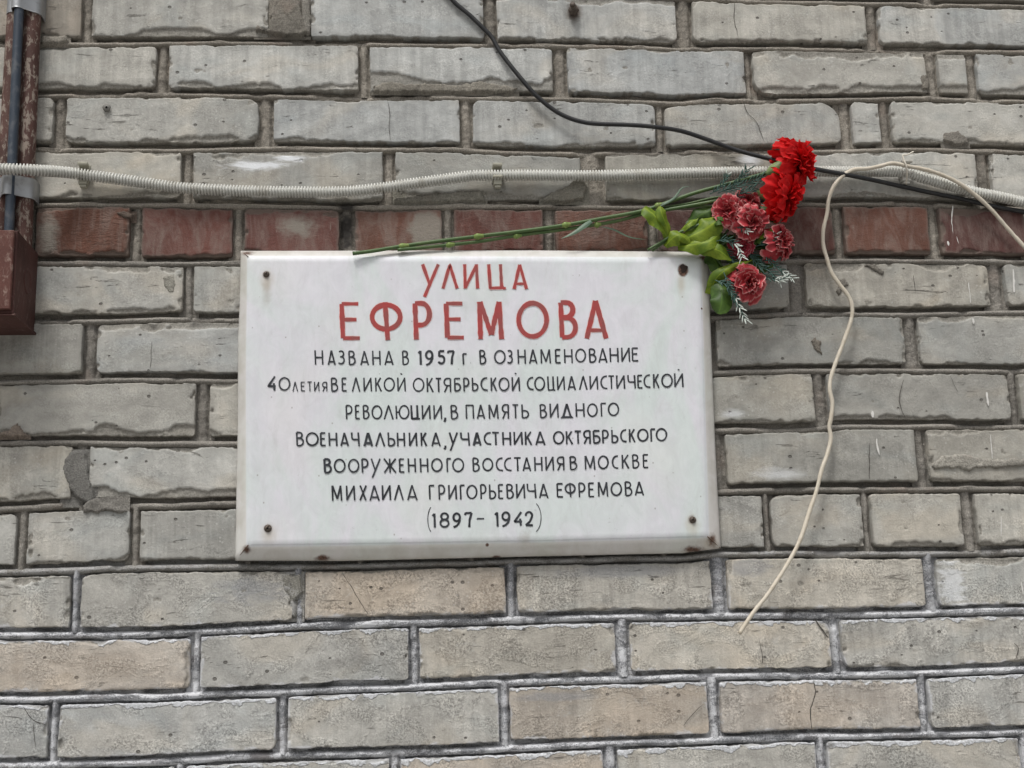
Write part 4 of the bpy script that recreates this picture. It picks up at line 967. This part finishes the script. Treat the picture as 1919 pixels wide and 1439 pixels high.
def clamp(pl, pr, py0, py1, label):
    cl, cr = P(pl, (py0 + py1) / 2, -.016), P(pr, (py0 + py1) / 2, -.016)
    h = (P(pl, py0, -.03) - P(pl, py1, -.03)).z
    r = .0124
    sec = []
    for a in np.linspace(180, 100, 8): sec.append((cl.x + r * math.cos(R(a)), -.016 - r * math.sin(R(a))))
    mxx = (cl.x + cr.x) / 2 - .004
    for a in np.linspace(150, 30, 8): sec.append((mxx + .0078 * math.cos(R(a)), -.0335 - .0078 * math.sin(R(a))))
    for a in np.linspace(70, 0, 8): sec.append((cr.x + r * math.cos(R(a)), -.016 - r * math.sin(R(a))))
    sec = [(sec[0][0], .0)] + sec + [(sec[-1][0], .0)]
    e = empty('pipe_clamp', (mxx, 0, cl.z), label, 'clamp', 'galvanised bands round the pipes')
    V = []
    zt, zb = cl.z + h / 2, cl.z - h / 2
    zs = [zt, zt - .0015, zb + .0015, zb]
    th = .0012
    for (x, y) in sec:
        for z in zs: V.append((x, y, z))
    k0 = len(V); cx = mxx
    for (x, y) in sec:
        for z in zs:
            f_ = .95; V.append((cx + (x - cx) * f_, y + th if y < -.01 else y, z))
    n = len(sec); F = [tuple(f) for f in gridfaces(n, 4)] + [tuple(f[::-1] + k0) for f in gridfaces(n, 4)]
    for i in range(n - 1):
        F.append((i * 4, k0 + i * 4, k0 + (i + 1) * 4, (i + 1) * 4)); F.append((i * 4 + 3, (i + 1) * 4 + 3, k0 + (i + 1) * 4 + 3, k0 + i * 4 + 3))
    add('band', V, F, M['galv'], e)
clamp(32, 62, -14, 30, 'grey metal band round the pipes at the top edge')
clamp(10, 49, 338, 376, 'grey metal band round the pipes just under the conduit')

bx = empty('junction_box', P(20, 620, 0), 'deep red-brown rusty metal box on the wall under the pipes', 'junction box')
X1 = P(70, 500, 0).x; ZB = P(66, 624, 0).z; DD = .0957
ZT = P(28, 430, -DD).z
mb = MB()
def slab(mb, lo, hi): mb.box(lo, hi, .0012)
slab(mb, (X1 - .20, -DD + .004, ZB), (X1, .0, ZT)); mb.build('body', M['boxside'], bx, smooth=False)
mb = MB(); slab(mb, (X1 - .20, -DD - .0015, ZB + .004), (X1 - .0025, -DD + .003, ZT - .001)); mb.build('cover', M['box'], bx, smooth=False)
mb = MB(); slab(mb, (X1 - .20, -DD + .002, ZB - .003), (X1 + .003, -.001, ZB - .0002)); mb.build('bottom_flange', M['boxside'], bx, smooth=False)
# oval knock-out on the side
Vk = []; cc = P(57, 535, -.045)
for rr, dx in ((1.0, 0.0), (.93, .0012), (.80, .0012), (.72, .0002), (.3, .0003)):
    for i in range(20):
        a = 2 * math.pi * i / 20; Vk.append((X1 + dx, -.040 + .017 * rr * math.cos(a), ZB + .055 + .017 * rr * math.sin(a)))
add('knockout', Vk, [tuple(f) for f in gridfaces(5, 20, True)] + [tuple(range(80, 100))], M['boxside'], bx)

# ------------------------------------------------------------------ flowers
def mat_petal(name, c_in, c_out, tip, tr=.25):
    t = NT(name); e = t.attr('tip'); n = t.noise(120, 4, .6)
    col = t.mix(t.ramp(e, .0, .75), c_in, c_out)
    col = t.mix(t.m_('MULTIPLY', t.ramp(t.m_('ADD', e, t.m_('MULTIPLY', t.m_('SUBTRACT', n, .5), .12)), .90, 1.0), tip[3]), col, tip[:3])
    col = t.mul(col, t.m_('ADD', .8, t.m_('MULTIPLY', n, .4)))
    t.set(t.b.inputs['Subsurface Weight'], .0)
    mt = t.done(col, .6, t.bump(t.noise(260, 3, .6), .0005, st=.6), Specular_IOR_Level=.25)
    trn = t.n('ShaderNodeBsdfTranslucent'); t.l(col, trn.inputs[0]); ms = t.n('ShaderNodeMixShader'); ms.inputs[0].default_value = tr
    t.l(t.b.outputs[0], ms.inputs[1]); t.l(trn.outputs[0], ms.inputs[2]); t.l(ms.outputs[0], t.out.inputs[0])
    return mt
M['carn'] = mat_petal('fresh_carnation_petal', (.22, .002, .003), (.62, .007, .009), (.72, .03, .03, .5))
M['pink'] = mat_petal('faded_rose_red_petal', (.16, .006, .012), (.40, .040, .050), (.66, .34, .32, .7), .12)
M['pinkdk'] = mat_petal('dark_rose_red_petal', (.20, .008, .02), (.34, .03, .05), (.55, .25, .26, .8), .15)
def mat_leaf(name, c1, c2, tr=.3, rough=.5):
    t = NT(name); n = t.noise(60, 4, .6, (1, 1, 1), .5); e = t.attr('tip')
    col = t.mix(t.ramp(t.m_('ADD', n, t.m_('MULTIPLY', t.m_('SUBTRACT', t.noise(330, 2, .6, (1, .4, 1.6)), .5), .25)), .35, .65), c1, c2); col = t.mix(t.m_('MULTIPLY', t.ramp(e, .12, .02), .5), col, tuple(min(1, x * 1.6) for x in c2))
    mt = t.done(col, rough, t.bump(n, .0006, st=.5), Specular_IOR_Level=.35)
    trn = t.n('ShaderNodeBsdfTranslucent'); t.l(col, trn.inputs[0]); ms = t.n('ShaderNodeMixShader'); ms.inputs[0].default_value = tr
    t.l(t.b.outputs[0], ms.inputs[1]); t.l(trn.outputs[0], ms.inputs[2]); t.l(ms.outputs[0], t.out.inputs[0])
    return mt
M['leafA'] = mat_leaf('bright_green_leaf', (.11, .19, .014), (.23, .31, .025))
M['leafB'] = mat_leaf('deep_green_leaf', (.045, .095, .018), (.08, .15, .026))
M['leafG'] = mat_leaf('grey_green_blade', (.10, .16, .11), (.15, .21, .15), .1)
M['stem'] = mat_simple('green_stem', (.055, .105, .028), .42, .4, 60, .0003, (.09, .13, .04), .6, .45)
M['node'] = mat_simple('pale_stem_node', (.16, .235, .06), .45, .5, 90, .0003, (.27, .28, .11), .6)
M['calyx'] = mat_simple('calyx_green', (.20, .27, .11), .45, .4, 90, .0003, (.09, .15, .05), .7)
M['sprig'] = mat_simple('teal_sprig', (.03, .075, .06), .5, .3, 80, .0002, (.08, .14, .11), .5)
M['tipw'] = mat_simple('whitened_sprig_tip', (.55, .60, .55), .5, .2, 80, .0002)

def frame(axis):
    a = Vector(axis).normalized(); u = a.cross(Vector((0.13, .2, 1))).normalized(); v = a.cross(u); return a, u, v
def petals(center, axis, rad, rings, seed, squash=1.0, ruf=.12, jt=9):
    rs = random.Random(seed); a, u, v = frame(axis); VV = []; FF = []; TT = []
    na, nb = 7, 13
    for (npet, tilt, L, wid, lift) in rings:
        ph = rs.uniform(0, 6.28)
        for i in range(npet):
            phi = ph + 2 * math.pi * (i + rs.uniform(-.25, .25)) / npet
            tl = tilt + rs.uniform(-jt, jt); LL = L * rs.uniform(.98 - jt * .013, 1.0 + jt * .013) * rad; W = wid * rad * rs.uniform(.85, 1.15)
            rd = u * math.cos(phi) + v * math.sin(phi); tg = a.cross(rd)
            base = center + a * (lift * rad); fr = rs.uniform(3.0, 5.5); p0 = rs.uniform(0, 6.28); curl = rs.uniform(-10, 38); k = len(VV)
            tw = rs.uniform(-.35, .35)
            fj = [rs.uniform(-.07, .05) for _ in range(nb)]
            for si in range(na):
                s = si / (na - 1)
                th = R(tl * (.45 + .55 * s) + curl * s * s)
                for tj in range(nb):
                    t = tj / (nb - 1) * 2 - 1
                    w = W * (s ** .75) * (.55 + .45 * math.sin(min(1, s * 1.15) * 1.57))
                    ll = LL * s * (1 - .20 * t * t * s) + (fj[tj] * LL * (s > .95))
                    rf = ruf * rad * s * s * (math.sin(fr * t * 1.6 + p0) + .45 * math.sin(2.7 * fr * t + p0 * 2)) 
                    cup = .16 * rad * t * t * s * (1 if tl < 60 else .3)
                    d = rd * math.sin(th) + a * math.cos(th); nrm = rd * -math.cos(th) + a * math.sin(th)
                    pnt = base + d * ll + tg * (w * t) + nrm * (rf + cup + tw * w * t * s)
                    VV.append(tuple(pnt)); TT.append(s * (1 - .0 * abs(t)) if abs(t) < .9 else max(s, .35 + .6 * s))
            FF += [tuple(int(x) + k for x in f) for f in gridfaces(na, nb)]
    return VV, FF, TT
def flower_head(name, c, axis, rad, mat, parent, seed, kind='carn'):
    if kind == 'carn':
        rings = [(9, 88, 1.0, .42, .0), (10, 76, 1.0, .42, .06), (9, 62, .98, .40, .10), (8, 44, .92, .36, .12), (7, 26, .86, .32, .12), (5, 10, .8, .26, .12)]
        ruf = .10
    else:
        rings = [(6, 88, 1.05, .62, .0), (6, 70, 1.02, .58, .05), (6, 54, .97, .52, .10), (5, 38, .90, .46, .14), (5, 24, .84, .38, .16), (4, 10, .76, .3, .16)]
        ruf = .12
    V, F, T = petals(Vector(c), axis, rad, rings, seed, ruf=ruf, jt=10 if kind == 'carn' else 17)
    return add(name, V, F, mat, parent, attrs={'tip': T})
def calyx(c0, c1, r, parent):
    A = np.array([tuple(Vector(c0).lerp(Vector(c1), t)) for t in np.linspace(0, 1, 12)])
    rad = r * np.array([.25, .5, .75, .9, .98, 1, 1, .98, 1.0, 1.06, 1.15, 1.2])
    V, F = tube_data(A, rad, 14); return add('calyx', V, F, M['calyx'], parent)
def leaf(name, pts, wid, mat, parent, cup=.25, wav=.08, seed=0, nrm=(0, -1, .25), shape=None, n=16):
    A, q = smoothpath(pts, .001); idx = np.linspace(0, len(A) - 1, n).astype(int); A = A[idx]
    T = np.gradient(A, axis=0); T /= np.linalg.norm(T, axis=1)[:, None] + 1e-12
    N0 = np.array(Vector(nrm).normalized()); B = np.cross(T, N0); B /= np.linalg.norm(B, axis=1)[:, None]; N = np.cross(B, T)
    s = np.linspace(0, 1, n); pr = (np.sin(np.pi * np.clip(s, 0, 1) ** .75) ** .8) if shape is None else np.interp(s, *zip(*shape))
    t = np.linspace(-1, 1, 9); W = wid * pr * (1 + .08 * n1(s * 9, seed))
    V = A[:, None] + B[:, None] * (W[:, None] * t)[..., None] + N[:, None] * ((-cup * np.abs(t)[None] ** 1.5 * W[:, None]) + wav * wid * np.abs(t)[None] * np.sin(s * 13 + seed)[:, None] * np.sign(t)[None])[..., None]
    e = np.broadcast_to(np.abs(t), (n, 9)).ravel()
    return add(name, V.reshape(-1, 3), gridfaces(n, 9), mat, parent, attrs={'tip': e})
def noderad(nodes):
    def f(q, r):
        rr = np.full(len(q), r)
        for x in nodes: rr *= 1 + .0 * x
        return rr
    return f

# two fresh carnations with long stems
ca = empty('carnation', P(1450, 320, -.035), 'upper bright red carnation in front of the conduit, its long stem resting on the plaque', 'carnation', 'fresh red carnations')
sA = [(661, 475, -.027), (700, 470, -.024), (755, 461, -.020), (820, 452, -.018), (893, 443, -.016), (970, 434, -.016), (1057, 422, -.017), (1130, 409, -.018), (1200, 396, -.020), (1235, 385, -.022), (1300, 362, -.028), (1370, 343, -.033), (1440, 323, -.036)]
tube('stem', [P(*p) for p in sA], .0026, M['stem'], ca, .004, 10)
for (a, b, r_) in (((738, 463.5, -.0205), (776, 458.5, -.0195), .0036), ((880, 445, -.0165), (915, 440.5, -.0165), .0036), ((1046, 424, -.017), (1078, 418.5, -.0175), .0036), ((1222, 389, -.022), (1246, 380, -.0225), .0034)):
    A_ = np.array([tuple(P(*a).lerp(P(*b), t)) for t in np.linspace(.22, .75, 9)]); V, F = tube_data(A_, r_ * np.array([.70, .86, 1.08, 1.22, 1.12, .95, .83, .76, .70]), 10); add('stem_node', V, F, M['node'], ca)
cA0, cA1 = P(1436, 327, -.040), P(1478, 305, -.051)
calyx(cA0, cA1, .0088, ca)
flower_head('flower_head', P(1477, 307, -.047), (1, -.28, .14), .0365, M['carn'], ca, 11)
leaf('leaf', [P(1232, 388, -.024), P(1262, 372, -.028), P(1278, 352, -.03), P(1294, 349, -.03)], .0016, M['leafG'], ca, n=12)
leaf('leaf', [P(1108, 414, -.021), P(1092, 425, -.024), P(1076, 436, -.025), P(1052, 447, -.024)], .0034, M['leafG'], ca, n=12, shape=[(0, .8), (.3, 1), (.8, .5), (1, .05)])

cb = empty('carnation', P(1420, 362, -.035), 'lower bright red carnation hanging under the other one beside the pink flowers', 'carnation', 'fresh red carnations')
sB = [(745, 468, -.022), (790, 464, -.018), (838, 459, -.016), (900, 452, -.014), (970, 441, -.013), (1040, 432, -.013), (1110, 422, -.014), (1160, 413, -.015), (1210, 400, -.017), (1290, 386, -.026), (1350, 375, -.032), (1425, 362, -.036)]
tube('stem', [P(*p) for p in sB], .0024, M['stem'], cb, .004, 10)
for (a, b, r_) in (((828, 461, -.016), (860, 456, -.0155), .0034), ((955, 444, -.013), (985, 439.5, -.013), .0034), ((1108, 423, -.014), (1132, 418.5, -.0145), .0038)):
    A_ = np.array([tuple(P(*a).lerp(P(*b), t)) for t in np.linspace(.22, .75, 9)]); V, F = tube_data(A_, r_ * np.array([.70, .86, 1.08, 1.22, 1.12, .95, .83, .76, .70]), 10); add('stem_node', V, F, M['node'], cb)
calyx(P(1418, 361, -.040), P(1457, 363, -.052), .0092, cb)
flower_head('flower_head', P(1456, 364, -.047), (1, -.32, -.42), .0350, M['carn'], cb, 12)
leaf('leaf', [P(1125, 424, -.014), P(1150, 430, -.012), P(1180, 444, -.008), P(1212, 449, -.006)], .0014, M['leafG'], cb, n=12)
leaf('leaf', [P(1462, 340, -.04), P(1440, 335, -.045), P(1424, 344, -.05)], .0012, M['leafG'], cb, n=8)

# artificial spray: pink blooms, broad leaves, whitened sprigs
sp = empty('flower_spray', P(1300, 460, -.03), 'artificial spray of faded pink-red blooms, light green leaves and white-tipped sprigs by the plaque', 'artificial flowers')
blooms = [((1364, 392), (-.25, -1, .15), .0215, 'pink', -.052), ((1404, 372), (.3, -1, .5), .0180, 'pink', -.040), ((1414, 416), (.35, -1, -.25), .0225, 'pink', -.056), ((1471, 452), (.95, -.8, .05), .0225, 'pink', -.044), ((1392, 462), (0, -1, -.2), .0165, 'pinkdk', -.034), ((1405, 528), (.12, -1, .02), .0245, 'pink', -.046)]
hub = P(1330, 468, -.024)
for i, ((px, py), ax, rad, mt, yd) in enumerate(blooms):
    c = P(px, py, yd); axv = Vector(ax).normalized(); b0 = c - axv * rad * .55
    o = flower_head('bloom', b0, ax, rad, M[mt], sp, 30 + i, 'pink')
    tube('stem', [hub, (hub + b0) / 2 + Vector((0, .006, -.004)), b0 - axv * .008, b0], .0014, M['stem'], sp, .004, 8)
    A_ = np.array([tuple(b0 - axv * rad * (.55 - .6 * t)) for t in np.linspace(0, 1, 8)]); V, F = tube_data(A_, rad * np.array([.12, .2, .27, .3, .32, .33, .35, .38]), 12); add('calyx', V, F, M['calyx'], sp)
LV = [([(1254, 455, -.026), (1243, 430, -.036), (1228, 405, -.040), (1207, 388, -.036)], .0125, 'leafA', [(0, .08), (.25, .3), (.6, .85), (.85, 1.0), (.95, .8), (1, .3)]),
      ([(1256, 455, -.026), (1250, 425, -.038), (1240, 400, -.044), (1238, 386, -.042)], .0075, 'leafA', [(0, .1), (.3, .5), (.7, 1.0), (.92, .85), (1, .25)]),
      ([(1246, 462, -.026), (1258, 448, -.036), (1275, 440, -.040), (1296, 458, -.036)], .0115, 'leafA', [(0, .3), (.3, 1), (.7, .7), (1, .05)]),
      ([(1272, 455, -.028), (1300, 440, -.040), (1330, 424, -.046), (1352, 404, -.044)], .0165, 'leafA', [(0, .3), (.25, .75), (.55, 1), (.85, .8), (1, .2)]),
      ([(1270, 462, -.028), (1300, 458, -.040), (1328, 452, -.044), (1348, 440, -.040)], .013, 'leafA', [(0, .3), (.4, 1), (.8, .8), (1, .2)]),
      ([(1290, 464, -.028), (1320, 462, -.040), (1348, 470, -.044), (1371, 488, -.040)], .0115, 'leafA', [(0, .3), (.4, 1), (.8, .75), (1, .1)]),
      ([(1288, 422, -.022), (1308, 406, -.028), (1328, 396, -.030), (1346, 392, -.028)], .0120, 'leafB', [(0, .3), (.4, 1), (.8, .85), (1, .2)]),
      ([(1274, 432, -.030), (1284, 424, -.038), (1296, 416, -.040), (1310, 408, -.036)], .0055, 'leafA', None),
      ([(1338, 420, -.046), (1346, 412, -.052), (1354, 406, -.052), (1358, 418, -.050)], .0075, 'leafB', [(0, .5), (.4, 1), (.8, .9), (1, .4)]),
      ([(1333, 552, -.020), (1340, 525, -.030), (1362, 505, -.038), (1412, 486, -.036)], .0085, 'leafA', [(0, .8), (.3, 1), (.65, .55), (1, .04)]),
      ([(1346, 516, -.022), (1352, 545, -.034), (1352, 568, -.038), (1346, 588, -.034)], .0145, 'leafB', [(0, .4), (.4, .95), (.75, 1), (.93, .7), (1, .2)]),
      ([(1328, 470, -.022), (1340, 488, -.024), (1346, 505, -.026), (1350, 520, -.024)], .012, 'leafB', None),
      ([(1420, 446, -.040), (1432, 440, -.046), (1442, 434, -.048), (1452, 426, -.046)], .0045, 'leafA', None),
      ([(1405, 455, -.034), (1418, 448, -.040), (1430, 450, -.044), (1440, 440, -.040)], .007, 'leafB', None),
      ([(1366, 440, -.020), (1390, 470, -.022), (1420, 480, -.024), (1445, 478, -.020)], .011, 'leafB', None)]
LV += [([(1385, 425, -.020), (1400, 440, -.024), (1425, 455, -.026), (1450, 440, -.022)], .013, 'leafB', None),
      ([(1378, 470, -.018), (1400, 492, -.022), (1428, 500, -.024), (1452, 496, -.020)], .012, 'leafB', None),
      ([(1345, 430, -.020), (1362, 452, -.022), (1368, 475, -.024), (1372, 500, -.020)], .012, 'leafB', None),
      ([(1385, 400, -.020), (1420, 398, -.026), (1445, 404, -.028), (1462, 425, -.022)], .012, 'leafB', None)]
for i, (pts, wd, mt, shp) in enumerate(LV):
    leaf('leaf', [P(*p) for p in pts], wd, M[mt], sp, cup=.42, wav=.22, seed=i * 3, shape=shp, nrm=(random.uniform(-.3, .3), -1, random.uniform(.0, .7)))
tube('stem', [P(1214, 468, -.026), P(1235, 456, -.028), P(1262, 440, -.032), P(1300, 425, -.036), P(1345, 405, -.036)], .0018, M['stem'], sp, .004, 8)
tube('stem', [P(1222, 470, -.022), P(1250, 452, -.026), P(1290, 440, -.028), hub], .0016, M['stem'], sp, .004, 8)
tube('stem', [P(1240, 389, -.018), P(1290, 381, -.024), P(1340, 370, -.030), P(1385, 368, -.034)], .0014, M['stem'], sp, .004, 8)
tube('stem', [P(1243, 394, -.018), P(1290, 388, -.024), P(1330, 386, -.028), P(1355, 390, -.030)], .0014, M['stem'], sp, .004, 8)
def sprig(pts, white, seed, n=9, ln=.010):
    rs = random.Random(seed); A, q = smoothpath([P(*p) for p in pts], .001)
    tube('sprig_stem', [P(*p) for p in pts], .0007, M['sprig'], sp, .003, 6)
    g = MB(); wv = MB()
    for i in range(n):
        f = .15 + .85 * i / (n - 1); j = min(len(A) - 2, int(f * (len(A) - 1))); b = Vector(A[j]); t = (Vector(A[j + 1]) - Vector(A[max(0, j - 1)])).normalized()
        for sgn in (-1, 1):
            side = t.cross(Vector((0, -1, 0))).normalized() * sgn
            d = (t * rs.uniform(.7, 1.1) + side * rs.uniform(.4, .9) + Vector((0, rs.uniform(-.7, .3), 0))).normalized(); L = ln * rs.uniform(.7, 1.2)
            P_ = np.array([tuple(b + d * (L * s) + t * (.12 * L * s * s)) for s in (0, .3, .6, .85, 1)])
            V, F = tube_data(P_, np.array([.0004, .0008, .0009, .0007, .0002]), 5)
            (wv if f > 1 - white else g).put(V, F)
    if g.v: g.build('sprig_leaves', M['sprig'], sp)
    if wv.v: wv.build('white_sprig_leaves', M['tipw'], sp)
sprig([(1345, 362, -.040), (1365, 352, -.044), (1385, 338, -.046), (1400, 318, -.046)], .0, 1, 10)
sprig([(1355, 358, -.040), (1380, 350, -.048), (1405, 342, -.050), (1428, 332, -.050)], .0, 2, 10)
sprig([(1330, 364, -.036), (1348, 352, -.040), (1358, 340, -.042), (1364, 326, -.042)], .12, 3, 7, .008)
sprig([(1375, 372, -.044), (1392, 360, -.050), (1415, 352, -.052)], .0, 4, 7)
sprig([(1340, 452, -.040), (1362, 450, -.050), (1382, 462, -.056), (1390, 482, -.058)], .5, 5, 11, .009)
sprig([(1370, 420, -.046), (1386, 424, -.054), (1400, 434, -.058)], .35, 6, 8, .008)
sprig([(1416, 462, -.040), (1432, 455, -.046), (1448, 446, -.050), (1454, 438, -.05)], .3, 7, 9, .008)
sprig([(1405, 480, -.036), (1425, 500, -.040), (1440, 506, -.042), (1462, 528, -.040)], .25, 8, 11)
sprig([(1420, 510, -.036), (1440, 520, -.042), (1458, 525, -.044), (1476, 518, -.042)], .45, 9, 9, .008)
sprig([(1355, 508, -.036), (1372, 545, -.044), (1384, 572, -.046), (1396, 598, -.044)], .35, 10, 13, .010)
sprig([(1340, 525, -.036), (1362, 535, -.044), (1380, 560, -.046)], .1, 11, 9, .009)
sprig([(1430, 470, -.036), (1446, 492, -.040), (1462, 505, -.040), (1485, 522, -.038)], .3, 12, 10, .009)
sprig([(1380, 440, -.030), (1400, 470, -.030), (1430, 490, -.032)], .0, 13, 11)
sprig([(1350, 460, -.028), (1372, 485, -.030), (1385, 505, -.034)], .0, 14, 9)

# small crumbs of dark mastic on the joint under the conduit
